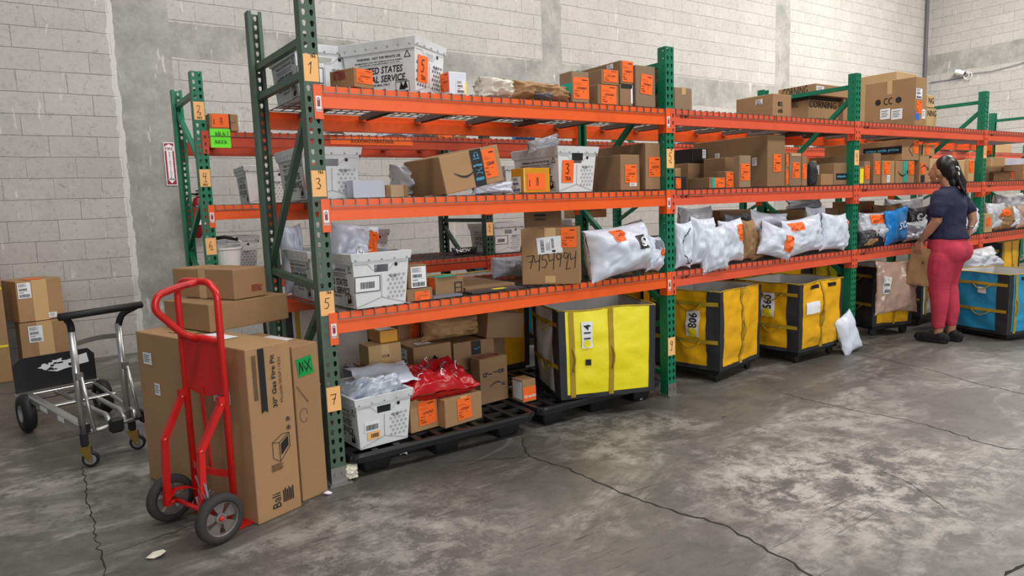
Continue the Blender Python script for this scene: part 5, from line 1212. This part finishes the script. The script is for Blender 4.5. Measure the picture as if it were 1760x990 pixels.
carton('tall box with green sticker between the fire pit box and the rack', 521, Nc.y, .001, 564, 596, .5, rot=rt, v=863, c=0, ex=[('patch', 'front', (510, 613, 537, 645), 'green_label', .12, 'sticker', lambda f, a, b_, c_, d_: f.hand('@X', (a+c_)/2, (b_+d_)/2, (d_-b_)*.6)), ('art', 'front', (512, 660, 540, 740), pens), ('patch', 'top', ('f', -.06, -.1, .05, .1), 'white_label')])
zt = topz(fp)+.003
N4 = at(362, 572, z=zt)
b3 = carton('long plain box lying on the fire pit box', 362, N4.y, zt, 497, 524, .35, rot=20, v=572, uL=285, c=0)
z4 = topz(b3)+.003; N5 = at(405, 520, z=z4)
carton('smaller taped box stacked on the long plain box', 404, N4.y+.06, z4, 459, 463, .3, rot=26, uL=300, c=0, ex=[('tape', 'left', .06, 'x'), ('art', 'front', (432, 488, 450, 500), txt_art('INTENTIONALLY'), 0, 'sign_red')])
w1 = carton('lower of two taped boxes stacked against the block wall', 43, 4.18, .001, 128, 557, .42, rot=6, c=0, ex=[('w', 'front', (49, 560, 74, 588)), ('tape', 'front', .12, 'x')])
carton('upper of two taped boxes stacked against the block wall', 34, 4.20, topz(w1)+.004, 112, 484, .40, rot=20, c=0, ex=[('w', 'front', (30, 486, 53, 513)), ('tape', 'front', .12, 'x'), ('wt', 'front', (84, 536, 98, 545)), ('patch', 'top', ('f', -.08, -.16, .06, .0), 'orange_label')])
carton('tall carton with two yellow straps at the wall', -50, 4.1, .001, 23, 413, .3, rot=2, c=0, ex=[('patch', 'front', (-60, 495, 22, 499), 'yellow_strap', 0, 'packing_strap'), ('patch', 'front', (-60, 596, 22, 600), 'yellow_strap', 0, 'packing_strap')])
# ---- wall fittings
r = thing('fire_extinguisher_sign', 'red and white arrow sign reading FIRE EXTINGUISHER on the wall', 'sign', (0.03, 4.742, 1.735))
b = MB(); b.box((0, 0, .225), (.105, .006, .45)); b.obj('sign_panel', 'white_label', r)
f = Flat().rect(-.045, .01, .045, .44); p = f.build('red_border', 'sign_red', r, lambda a, c: (a, -.0042, c))
f = Flat().rect(-.043, .36, .043, .405).rect(-.028, .06, .028, .36).poly([(-.043, .405), (0, .432), (.043, .405)]).poly([(-.028, .07), (-.040, .07), (0, .02), (.040, .07), (.028, .07)]); f.build('white_arrow', 'white_label', p, lambda a, c: (a, -.0055, c))
f = Flat().text('FIRE', 0, .383, w=.074, h=.030)
for i, ch in enumerate('EXTINGUISHER'): f.text(ch, 0, .342-.0235*i, h=.017)
f.build('sign_lettering', 'sign_red', p, lambda a, c: (a, -.0068, c))
r = thing('fire_extinguisher', 'dark red fire extinguisher hanging on the wall behind the back rack', 'fire extinguisher', (.255, 4.64, 1.17))
b = MB(); b.lathe([(0, 0), (.06, 0), (.068, .02), (.068, .36), (.05, .42), (.02, .44), (0, .44)], n=20); b.obj('cylinder', 'ext_red', r, smooth=True)
Flat().rect(-.04, .14, .04, .34).build('instruction_label', 'white_label', r, lambda a, c: (a, -.0695+.6*a*a*0, c))
b = MB(); b.box((0, -.01, .47), (.03, .10, .02)); b.box((0, -.01, .50), (.03, .10, .015)); b.obj('valve_handle', 'black_rubber', r)
b = MB(); b.tube([(0, .0, .46), (-.08, -.02, .47), (-.12, -.02, .36), (-.10, -.02, .2), (-.08, -.02, .1)], .012, 8); b.obj('hose', 'black_rubber', r, smooth=True)
# security camera and its cable on the far wall
r = thing('security_camera', 'white security camera with coiled cable on the far wall', 'camera', (16.19, 4.05, 3.98))
b = MB(); b.lathe([(0, 0), (.07, 0), (.07, .03), (.03, .05), (.03, .10), (0, .10)], Matrix.Rotation(-PI/2, 4, 'Y'), 14); b.obj('mount', 'white_plastic', r)
b = MB(); b.lathe([(0, 0), (.045, 0), (.05, .02), (.05, .17), (.04, .2), (0, .2)], Matrix.Translation((-.12, .02, .02)) @ Matrix.Rotation(PI*.62, 4, 'X'), 14); c_ = b.obj('camera_barrel', 'white_plastic', r)
b = MB(); b.lathe([(0, 0), (.042, 0), (.042, .01), (0, .01)], Matrix.Translation((-.12, .02, .02)) @ Matrix.Rotation(PI*.62, 4, 'X') @ Matrix.Translation((0, 0, .2)), 14); b.obj('lens', 'lens_glass', c_)
b = MB(); b.tube([(-.03, -.20+.08*math.cos(k*PI/6), -.10+.08*math.sin(k*PI/6)) for k in range(25)], .008, 6); b.tube([(-.03, -.16+.06*math.cos(k*PI/6), -.08+.07*math.sin(k*PI/6)) for k in range(20)], .008, 6); b.obj('cable_coil', 'white_plastic', r)
b = MB(); b.tube([(16.19, 4.66, 3.86), (16.19, 4.3, 3.86), (16.19, 4.0, 3.86), (16.19, 3.8, 3.92), (16.19, 3.4, 3.90), (16.19, 2.9, 3.96), (16.19, 2.5, 4.05)], .008, 6)
tag(b.obj('wall_cable', 'mailer_grey'), 'thin dark cable running along the far wall past the camera', 'cable')
# ============================================================ red hand truck
def frame_M(ox, oy, dx, dy): return Matrix(((dx, -dy, 0, ox), (dy, dx, 0, oy), (0, 0, 1, 0), (0, 0, 0, 1)))
def bend(pts, r=.04, n=5):
    P = [Vector(p) for p in pts]; out = [P[0]]
    for a, b_, c in zip(P, P[1:], P[2:]):
        u = (a-b_); v = (c-b_); k = min(r, u.length*.45, v.length*.45); p0 = b_+u.normalized()*k; p1 = b_+v.normalized()*k
        for i in range(n+1): t = i/n; out.append(p0*(1-t)**2+b_*2*t*(1-t)+p1*t*t)
    out.append(P[-1]); return out
HT = thing('hand_truck', 'red steel hand truck with looped handle and grey wheels', 'hand truck', M=frame_M(-.703, -.098, .341, -.940))
b = MB(); b.tube(bend([(.15, .10, .012), (.15, .105, 1.08), (.10, .10, 1.125), (-.10, .09, 1.125), (-.15, .09, 1.08), (-.15, .09, .012)], .05), .0155, 12); b.obj('frame_tube', 'red_paint', HT, smooth=True)
b = MB(); b.tube(bend([(.03, .09, 1.122), (-.01, .03, 1.11), (-.02, -.07, 1.08), (-.02, -.085, 1.02), (-.01, .02, .90), (.0, .085, .865)], .06), .0155, 12); b.obj('loop_handle', 'red_paint', HT, smooth=True)
b = MB(); b.tube([(-.145, .09, .868), (.145, .105, .868)], .0155, 10); b.obj('cross_tube', 'red_paint', HT, smooth=True)
b = MB(); n = 12      # back plate with a curved lower edge
for i in range(n+1):
    x = -.145+.29*i/n; zb = .635-.03*(1-(x/.145)**2); y = .085+.02*i/n
    b.v += [(x, y-.002, .86), (x, y-.002, zb), (x, y+.002, .86), (x, y+.002, zb)]
for i in range(n):
    k = 4*i; b.f += [(k, k+4, k+5, k+1), (k+2, k+3, k+7, k+6), (k, k+2, k+6, k+4), (k+1, k+5, k+7, k+3)]
b.f += [(0, 1, 3, 2), (4*n, 4*n+2, 4*n+3, 4*n+1)]; b.obj('back_plate', 'red_paint', HT)
b = MB(); b.bar((-.02, .088, .64), (.0, .09, .27), .024, .006, (0, 1, 0)); b.obj('centre_bar', 'red_paint', HT)
b = MB()
arc = [(-.15+.30*i/8, .085+.015*i/8-.03*math.sin(PI*i/8), .262) for i in range(9)]
for a, c in zip(arc, arc[1:]): b.bar(a, c, .006, .032)
b.obj('cross_strap', 'red_paint', HT)
for s_ in (-1, 1):
    b = MB(); y0 = .09+.007*s_; pts = [(s_*.15, y0-.018, .62), (s_*.15, y0-.02, .585), (s_*.15, -.032, .41), (s_*.15, -.05, .10)]
    for a, c in zip(pts, pts[1:]): b.bar(a, c, .026, .026, (1, 0, 0))
    for p in pts[1:-1]: b.ball(p, .0165, n=8, m=6)
    b.obj('wheel_bracket', 'red_paint', HT)
    b = MB(); g = [(s_*.15, -.05, .125), (s_*.15, -.01, .165), (s_*.15, .05, .155), (s_*.15, .09, .13)]
    for a, c in zip(g, g[1:]): b.bar(a, c, .034, .006, (0, 0, 1))
    b.obj('gusset_strap', 'red_paint', HT)
    W_ = Matrix.Translation((s_*.205, -.004, .110)) @ Matrix.Rotation(PI/2*s_, 4, 'Y')
    b = MB(); b.lathe([(.074, -.020), (.084, -.024), (.100, -.022), (.109, -.012), (.110, 0), (.109, .012), (.100, .022), (.084, .024), (.074, .020)], W_, 40, closed=True); t_ = b.obj('wheel', 'rubber', HT, smooth=True)
    b = MB(); b.lathe([(.074, -.02), (.076, .010), (.074, .020), (.070, .016), (.070, -.016)], W_, 40, closed=True)
    b.lathe([(.0, .010), (.018, .012), (.024, .010), (.024, -.010), (0, -.010)], W_, 20)
    for k in range(5):      # webs between the openings
        a0 = 2*PI*k/5+.3; a1 = a0+.75; r0, r1 = .022, .073
        q = [(r0*math.cos(a0+.0), r0*math.sin(a0)), (r1*math.cos(a0-.06), r1*math.sin(a0-.06)), (r1*math.cos((a0+a1)/2)*1.01, r1*math.sin((a0+a1)/2)*1.01), (r1*math.cos(a1+.06), r1*math.sin(a1+.06)), (r0*math.cos(a1), r0*math.sin(a1))]
        b.prism(q, -.008, .006, lambda x, y, t: tuple(W_ @ Vector((x, y, t))))
    b.obj('wheel_hub', 'cast_grey', t_)
    b = MB(); b.lathe([(0, .0), (.011, .0), (.011, .018), (.006, .022), (0, .022)], W_, 12); b.obj('axle_nut', 'red_paint', t_)
b = MB(); b.tube([(-.19, -.004, .11), (.19, -.004, .11)], .0115, 10); b.tube([(-.15, -.046, .11), (-.15, .0, .11)], .012, 8); b.tube([(.15, -.046, .11), (.15, .0, .11)], .012, 8); b.obj('axle', 'red_paint', HT, smooth=True)
b = MB(); b.box((0, .14, .006), (.33, .075, .006)); b.box((0, .106, .03), (.33, .006, .05)); b.obj('toe_plate', 'red_paint', HT)
R = random.Random(4); b = MB()
for k in range(7): b.bar((.14+R.uniform(-.02, .02), -.045+R.uniform(-.02, .03), .26+R.uniform(-.12, .06)), (.16+R.uniform(-.02, .03), -.03+R.uniform(-.03, .03), .20+R.uniform(-.1, .06)), .012, .001)
b.obj('torn_tape', 'mailer_grey', HT)
# ============================================================ convertible aluminium cart
CT = thing('platform_cart', 'folding aluminium platform cart with black handle and black toe board', 'cart', M=frame_M(-.955, 1.26, math.cos(math.radians(15)), math.sin(math.radians(15))))
zb = .225; xr = .09
def seg(name, m, parent, *tubes, sm=True):
    b = MB()
    for pts, r in tubes: b.tube(pts, r, 10)
    return b.obj(name, m, parent, smooth=sm)
for s_, y0 in ((-1, -.05), (1, .03)):
    x = s_*.135
    seg('upright_tube', 'aluminium', CT, ([(x, y0, .20), (x, y0, .79)], .019))
    seg('folding_brace', 'aluminium', CT, ([(x+.012, y0-.035, .53), (x+.03, y0-.10, .22)], .010))
    b = MB(); b.box((x+.005, y0-.026, .535), (.034, .03, .04)); b.obj('brace_bracket', 'cast_grey', CT)
x0, x1 = -.135, .135
seg('handle_grip', 'black_rubber', CT, (bend([(-.135, -.05, .775), (-.135, -.05, .835), (-.175, -.09, .885), (.24, -.03, .89), (.155, .02, .845), (.135, .03, .775)], .035), .0185))
seg('handle_bar', 'black_rubber', CT, ([(-.20, -.092, .885), (.255, -.028, .89)], .021))
b = MB(); pts = [(-.135+.27*i/8, -.05+.08*i/8-.0, .715+.012*math.sin(PI*i/8)) for i in range(9)]
for a, c in zip(pts, pts[1:]): b.bar(a, c, .004, .028)
b.obj('cross_strap', 'aluminium', CT)
b = MB(); b.bar((-.125, -.06, zb), (-.11, 1.12, zb+.005), .05, .05); ra = b.obj('side_rail', 'aluminium', CT, bev=.008)
b = MB(); b.box((-.125, -.062, zb), (.05, .006, .05)); b.obj('rail_cap', 'black_rubber', ra)
for k, (ya, L_) in enumerate(((.22, .13), (.55, .16), (.95, .14))):
    Flat().rect(0, -.016, L_, .016).build('rail_sticker', 'white_label', ra, lambda a, c, ya=ya: (-.1512+.0128*(ya+a)*.9, ya+a, zb+c))
seg('side_tube', 'aluminium', CT, (bend([(.165, -.0, .20), (.165, .02, zb+.02), (.30, 1.12, zb+.01)], .03), .012))
seg('bed_tube', 'aluminium', CT, (bend([(.02, -.03, .19), (.02, .03, zb+.03), (.0+.05, .25, zb), (.06, 1.12, zb)], .08), .015))
seg('bed_tube', 'aluminium', CT, (bend([(.11, .0, .19), (.11, .06, zb+.03), (.15, .3, zb), (.19, 1.12, zb)], .08), .015))
seg('front_tube', 'aluminium', CT, ([(-.12, -.04, .195), (.19, .01, .195)], .013))
seg('diagonal_strut', 'aluminium', CT, ([(.12, .03, .20), (.18, .13, zb+.03)], .009))
b = MB(); b.bar((-.13, .62, zb+.012), (.27, .62, zb+.012), .055, .012); b.obj('cross_plate', 'aluminium', CT, bev=.003)
b = MB(); b.bar((xr-.26, 1.13, zb+.01), (xr+.26, 1.13, zb+.01), .09, .014); b.obj('rear_plate', 'aluminium', CT, bev=.004)
seg('rear_axle', 'cast_grey', CT, ([(xr-.25, 1.04, .13), (xr+.25, 1.04, .13)], .009)); seg('rear_axle_brace', 'cast_grey', CT, ([(xr-.2, 1.10, .2), (xr+.2, 1.10, .2)], .012))
# toe board with chipped paint
b = MB(); w_, h_ = .25, .235
q = [(-w_, 0), (w_, 0), (w_, h_-.045), (w_-.04, h_), (-w_+.05, h_), (-w_, h_-.04)]
b.prism(q, 1.165, 1.175, lambda x, z, t: (xr+x, t, zb+.02+z)); tb = b.obj('toe_board', 'black_plastic', CT)
R = random.Random(8); cx = []
for k in range(26):
    a = 2*PI*k/26; rr = R.uniform(.78, 1.05); cx.append((.02+.13*rr*math.cos(a), .15+.045*rr*math.sin(a)))
f = Flat()
for k in range(26): f.poly([(.02, .15), cx[k], cx[(k+1) % 26]])
f.poly([(.10, .125), (.21, .135), (.20, .205), (.12, .19)]); f.build('chipped_patch', 'white_label', tb, lambda a, c: (xr+a, 1.1635, zb+.02+c))
f = Flat()
for k in range(14): x = R.uniform(-.08, .10); z = R.uniform(.12, .18); f.rect(x, z, x+R.uniform(.01, .04), z+R.uniform(.004, .016))
f.build('paint_fleck', 'black_print', tb, lambda a, c: (xr+a, 1.162, zb+.02+c))
for s_ in (-1, 1):
    W_ = Matrix.Translation((xr+s_*.235, 1.035, .130)) @ Matrix.Rotation(PI/2*s_, 4, 'Y')
    b = MB(); b.lathe([(.055, -.033), (.085, -.040), (.115, -.034), (.127, -.015), (.13, 0), (.127, .015), (.115, .034), (.085, .040), (.055, .033)], W_, 36, closed=True)
    t_ = b.obj('rear_wheel', 'black_rubber', CT, smooth=True)
    b = MB(); b.lathe([(0, .020), (.02, .024), (.03, .014), (.045, .014), (.055, .034), (.060, .034), (.060, -.034), (.045, -.014), (0, -.014)], W_, 28); b.obj('wheel_hub', 'wheel_grey', t_, smooth=False)
    x = -.135 if s_ < 0 else .150; y = -.055 if s_ < 0 else .025
    b = MB(); b.box((x, y, .165), (.036, .036, .075)); b.obj('leg_block', 'black_rubber', CT, bev=.004)
    CZ = Matrix.Translation((x, y, 0)) @ Matrix.Rotation(math.radians(62), 4, 'Z')
    cs = CZ @ Matrix.Translation((0, -.022, .046)) @ Matrix.Rotation(PI/2, 4, 'Y')
    b = MB(); b.lathe([(.030, -.014), (.043, -.013), (.046, 0), (.043, .013), (.030, .014)], cs, 28, closed=True); w2 = b.obj('caster_wheel', 'black_rubber', CT, smooth=True)
    b = MB(); b.lathe([(0, -.012), (.031, -.012), (.031, .012), (0, .012)], cs, 24); b.obj('wheel_disc', 'wheel_grey', w2)
    b = MB()
    for k in (-1, 1): b.prism([(-.034, .034), (-.010, .032), (.030, .118), (-.030, .122)], k*.019-.0015, k*.019+.0015, lambda p, q_, t: tuple(CZ @ Vector((t, p, q_))))
    b.box((0, 0, .122), (.05, .06, .006), CZ); b.obj('caster_fork', 'yellow_zinc', CT)
    b = MB(); b.lathe([(0, -.024), (.006, -.024), (.006, .024), (0, .024)], cs, 10); b.obj('caster_bolt', 'zinc', CT)
for x, y, w in ((.035, -.065, .075), (.205, .0, .03)):
    b = MB(); b.box((x, y, .205), (w, .05, .085)); b.obj('handle_latch', 'black_rubber', CT, bev=.012)
# ============================================================ person
def rings(b, R_, n=20):      # R_: (cx, cy, z, rx, ry) stacked horizontal ellipses, capped
    base = len(b.v)
    for cx, cy, z, rx, ry in R_:
        for k in range(n): a = 2*PI*k/n; b.v.append((cx+rx*math.cos(a), cy+ry*math.sin(a), z))
    m = len(R_)
    for i in range(m-1):
        for k in range(n): l = (k+1) % n; b.f.append((base+i*n+k, base+i*n+l, base+(i+1)*n+l, base+(i+1)*n+k))
    b.f.append(tuple(base+k for k in reversed(range(n)))); b.f.append(tuple(base+(m-1)*n+k for k in range(n)))
def remesh(o, v, it=4):
    m = o.modifiers.new('merge', 'REMESH'); m.mode = 'VOXEL'; m.voxel_size = v; m.use_smooth_shade = True
    s_ = o.modifiers.new('soften', 'SMOOTH'); s_.iterations = it; s_.factor = .5
    return o
def limb(b, pts, rs, n=14):
    b.tube(pts, rs, n)
    for p, r in zip(pts, rs): b.ball(p, r*.98, n=n, m=8)
PX = 5.68
r = thing('person', 'person in navy shirt and red trousers standing at the rack holding a brown mailer', 'person', (PX, -.39, 0))
def L(p): return (p[0]-PX, p[1]+.39, p[2])
b = MB()
# head turned to the rack, tilted down a little
T = Matrix.Rotation(math.radians(-12), 4, 'X')
b.ball(L((5.69, -.345, 1.585)), (.072, .092, .105), T, 20, 14)
b.ball(L((5.69, -.305, 1.545)), (.062, .068, .088), T, 18, 12); b.ball(L((5.69, -.262, 1.480)), (.028, .026, .022), None, 12, 8); b.ball(L((5.69, -.30, 1.50)), (.052, .052, .045), None, 16, 10)
b.ball(L((5.69, -.236, 1.555)), (.013, .020, .022), T, 10, 8); b.ball(L((5.69, -.243, 1.575)), (.010, .012, .026), T, 10, 8)
b.ball(L((5.69, -.243, 1.520)), (.022, .012, .008), None, 10, 6); b.ball(L((5.69, -.246, 1.508)), (.019, .011, .008), None, 10, 6)
for s_ in (-1, 1):
    b.ball(L((5.69+s_*.072, -.338, 1.555)), (.010, .022, .032), T, 10, 8); b.ball(L((5.69+s_*.030, -.272, 1.538)), (.024, .026, .030), None, 12, 8)
limb(b, [L((5.69, -.365, 1.50)), L((5.69, -.395, 1.43)), L((5.69, -.41, 1.36))], [.052, .050, .062])
rings(b, [(L((5.69, -.40, 0))[0], L((0, -.40, 0))[1], 1.36, .13, .075), (0.01, -.01, 1.25, .145, .095), (0, 0, 1.1, .13, .095), (0, 0, .98, .14, .11), (0, -.03, .85, .155, .13)])
# left arm, holding the mailer
la = [L((5.525, -.385, 1.325)), L((5.50, -.40, 1.22)), L((5.488, -.395, 1.125)), L((5.487, -.33, 1.03)), L((5.49, -.268, .952))]
limb(b, la, [.058, .052, .043, .038, .025])
def hand(b, wr, fwd, side, out, flen=.072, curl=.25, th=1):
    """wr wrist, fwd finger direction, side across the knuckles (thumb side), out palm normal"""
    wr, fwd, side, out = (Vector(q) for q in (wr, fwd, side, out))
    for k in range(4):
        o = (k-1.5)*.019; p0 = wr+side*o*.5+fwd*.01; p1 = wr+side*o+fwd*.080
        b.tube([p0, (p0+p1)/2, p1], [.015, .0155, .0125], 10); b.ball(p0, .015, n=8, m=6)
        l = flen*(.88, 1.02, 1., .80)[3-k if th > 0 else k]
        j1 = p1+fwd*l*.45+out*curl*.010; j2 = j1+fwd*l*.32+out*curl*.022; j3 = j2+fwd*l*.24+out*curl*.030
        b.tube([p1, j1, j2, j3], [.0105, .0095, .0085, .0072], 10)
        for q, r_ in ((p1, .0112), (j1, .0098), (j2, .0086), (j3, .0073)): b.ball(q, r_, n=8, m=6)
    t0 = wr+side*.022+fwd*.022; t1 = t0+side*.026+fwd*.026+out*.020; t2 = t1+side*.004+fwd*.030+out*.010; t3 = t2+fwd*.020
    b.tube([t0, t1, t2, t3], [.015, .0125, .0105, .0085], 10)
    for q, r_ in ((t0, .015), (t1, .0125), (t2, .0105), (t3, .0085)): b.ball(q, r_, n=8, m=6)
hand(b, L((5.490, -.262, .940)), Vector((.03, .16, -.985)).normalized(), Vector((0, .985, .16)).normalized(), (1, 0, 0), curl=.8)
ra_ = [L((5.855, -.40, 1.325)), L((5.90, -.46, 1.25)), L((5.915, -.500, 1.19)), L((5.895, -.525, 1.11)), L((5.862, -.520, 1.045))]
limb(b, ra_, [.056, .050, .042, .036, .025])
hand(b, L((5.858, -.516, 1.035)), Vector((-.25, .35, -.90)).normalized(), Vector((0, .93, .36)).normalized(), (-1, 0, 0), curl=1.2)
for x in (5.595, 5.765):
    dy = -.0 if x < 5.7 else -.035
    limb(b, [L((x, -.40, .80)), L((x, -.39, .50)), L((x, -.405+dy, .20)), L((x, -.40+dy, .07))], [.085, .06, .042, .038])
    rings(b, [(x-PX, .05+dy, .02, .035, .10), (x-PX, .04+dy, .06, .03, .08)])
remesh(b.obj('body', 'skin', r), .0045, 3)
# hair gathered at the back
b = MB(); b.ball(L((5.692, -.375, 1.605)), (.084, .098, .112), Matrix.Rotation(math.radians(-20), 4, 'X'), 20, 14)
b.ball(L((5.70, -.420, 1.555)), (.076, .066, .098), None, 16, 10); b.ball(L((5.70, -.435, 1.475)), (.058, .045, .07), None, 16, 10)
R = random.Random(3)
for k in range(16):
    x = R.uniform(-.035, .045); z1 = R.uniform(1.33, 1.41); w = R.uniform(-.02, .03)
    b.tube([L((5.70+x, -.44, 1.60)), L((5.705+x, -.475+.2*abs(x), 1.53)), L((5.715+x+w, -.495, 1.46)), L((5.72+x+w*1.5, -.515+w, z1))], [.026, .025, .020, .009], 8)
h_ = remesh(b.obj('hair', 'hair', r), .0055, 1)
b = MB(); b.tube([L((5.655, -.466, 1.605)), L((5.665, -.482, 1.60)), L((5.675, -.486, 1.575))], .006, 6); b.tube([L((5.66, -.486, 1.56)), L((5.665, -.492, 1.53))], .006, 6); b.obj('hair_clip', 'white_plastic', h_)
b = MB()
b.tube([tuple(Vector(L((5.612, -.338, 1.518)))+Vector((0, .016*math.cos(a), .020*math.sin(a)))) for a in [k*PI/6 for k in range(12)]], .0028, 6, closed=True); b.obj('earring', 'gold', r)
# eyes and brows
for s_ in (-1, 1):
    b = MB(); b.ball(L((5.69+s_*.028, -.263, 1.578)), .0105, n=12, m=8); e_ = b.obj('eye', 'white_plastic', r)
    b = MB(); b.ball(L((5.69+s_*.028, -.2555, 1.577)), .0048, n=10, m=6); b.obj('iris', 'ink', e_)
    b = MB(); b.tube([L((5.69+s_*.014, -.254, 1.600)), L((5.69+s_*.03, -.252, 1.605)), L((5.69+s_*.046, -.262, 1.600))], [.002, .003, .0015], 6); b.obj('eyebrow', 'hair', r)
# shirt
b = MB()
rings(b, [(.005, -.025, .955, .178, .165), (.005, -.02, 1.00, .178, .158), (.005, -.005, 1.08, .168, .148), (.008, -.01, 1.18, .178, .140), (.01, -.02, 1.27, .192, .128), (.01, -.02, 1.345, .188, .100), (.01, -.02, 1.395, .135, .080), (.01, -.01, 1.432, .062, .060)])
for A in ([L((5.545, -.395, 1.335)), L((5.508, -.40, 1.27)), L((5.492, -.40, 1.205))], [L((5.84, -.40, 1.335)), L((5.885, -.44, 1.27)), L((5.912, -.485, 1.215))]):
    limb(b, A, [.078, .074, .066])
for s_ in (-1, 1): b.ball((s_*.07+.005, .10, 1.22), (.062, .042, .06))
sh = remesh(b.obj('shirt', 'navy_cloth', r), .009, 5)
tx = bpy.data.textures.new('cloth_folds', 'CLOUDS'); tx.noise_scale = .09; tx.noise_depth = 2
d_ = sh.modifiers.new('folds', 'DISPLACE'); d_.texture = tx; d_.strength = .020; d_.mid_level = .5; d_.texture_coords = 'LOCAL'
# trousers
b = MB()
rings(b, [(.0, -.02, 1.02, .155, .135), (.0, -.02, .95, .170, .155), (.0, -.03, .87, .185, .165), (.0, -.03, .80, .185, .150), (.0, -.01, .745, .165, .10)])
for s_ in (-1, 1): b.ball((s_*.078, -.095, .845), (.098, .110, .112), None, 18, 12)
limb(b, [(-.085, -.02, .78), (-.088, -.005, .66), (-.088, .0, .52), (-.088, -.015, .38), (-.085, -.012, .25), (-.085, -.008, .165)], [.122, .110, .086, .076, .062, .054])
limb(b, [(.08, -.02, .78), (.08, .0, .66), (.08, .0, .52), (.085, -.03, .38), (.083, -.045, .26), (.083, -.042, .175)], [.120, .108, .086, .076, .062, .054])
tr = remesh(b.obj('trousers', 'red_denim', r), .009, 4)
d_ = tr.modifiers.new('folds', 'DISPLACE'); d_.texture = tx; d_.strength = .010; d_.mid_level = .5; d_.texture_coords = 'LOCAL'
for x, y, rr in ((-.088, .0, .086),):
    b = MB(); b.tube([(x+(rr+.002)*math.cos(a), y+(rr+.002)*math.sin(a), .515) for a in [k*PI/10 for k in range(20)]], .0022, 6, closed=True); b.obj('knee_seam', 'red_denim', tr)
# shoes
for x, dy in ((5.595, 0), (5.765, -.045)):
    b = MB(); cx = x-PX
    b.tube([(cx, -.085+dy, .045), (cx, -.05+dy, .05), (cx, .03+dy, .048), (cx, .12+dy, .042), (cx, .165+dy, .038)], [.034, .044, .042, .046, .034], 14)
    b.ball((cx, .155+dy, .040), (.045, .045, .036)); b.ball((cx, -.075+dy, .048), (.040, .036, .045)); b.ball((cx, -.02+dy, .078), (.042, .05, .036))
    b.box((cx, .035+dy, .012), (.085, .25, .022))
    remesh(b.obj('shoe', 'black_suede', r), .007, 3)
b = MB(); b.tube([tuple(Vector(L((5.489, -.285, .975)))+Vector((.030*math.cos(a), .026*math.sin(a)+.0, -.010*math.sin(a)))) for a in [k*PI/8 for k in range(16)]], .006, 6, closed=True); wt_ = b.obj('wristwatch', 'black_rubber', r)
b = MB(); b.lathe([(0, 0), (.013, 0), (.013, .006), (0, .006)], Matrix.Translation(L((5.456, -.285, .975))) @ Matrix.Rotation(-PI/2, 4, 'Y'), 14); b.obj('watch_face', 'zinc', wt_)
b = MB(); b.tube([tuple(Vector(L((5.868, -.522, 1.06)))+Vector((.030*math.cos(a), .028*math.sin(a), 0))) for a in [k*PI/8 for k in range(16)]], .006, 6, closed=True); b.obj('bracelet', 'zinc', r)
# the mailer in the hand
A0 = Vector((5.516, -.265, .52))
mailer('flat brown kraft mailer held in the hand of the person', 0, 0, 0, 0, 0, T=.022, m='kraft_paper', wr=.8, W=.27, Hh=.36, ctr=A0, yaw=-82, roll=8, ears=.3, name='kraft_mailer', cat='mailer', puff=6, ex=[('art', -.25, .1, .15, .4, lambda f, a, b_, c_, d_: f.text('R', (a+c_)/2, (b_+d_)/2, w=(c_-a)*.4, h=(d_-b_)*.5))])
# ---- scraps on the floor
def scrap(label, u, v, s_, m, seed):
    R = random.Random(seed); P = at(u, v, z=0); b = MB(); n = 7
    c = [(s_*R.uniform(.5, 1)*math.cos(2*PI*k/n), s_*.6*R.uniform(.5, 1)*math.sin(2*PI*k/n), R.uniform(.001, .018)) for k in range(n)]
    b.v = [(0, 0, .014)]+c+[(x*.97, y*.97, max(0, z-.002)) for x, y, z in c]; b.f = [(0, 1+k, 1+(k+1) % n) for k in range(n)]+[(1+k, 1+n+k, 1+n+(k+1) % n, 1+(k+1) % n) for k in range(n)]
    o = b.obj('paper_scrap', m); o.location = (P.x, P.y, .001); tag(o, label, 'scrap')
scrap('crumpled foil scrap on the floor in front of the floor-level tub', 694, 782, .035, 'mailer_silver', 1)
scrap('white paper scrap on the floor beside the foot of the tag 7 post', 562, 850, .03, 'white_label', 2)
scrap('small white scrap on the floor near the foot of the tag 9 post', 1102, 688, .02, 'white_label', 3)
scrap('small brown scrap on the open concrete floor', 1244, 716, .02, 'kraft_paper', 4)
scrap('thin pale sliver on the floor in front of the hand truck', 268, 958, .05, 'cloth_bag', 5)
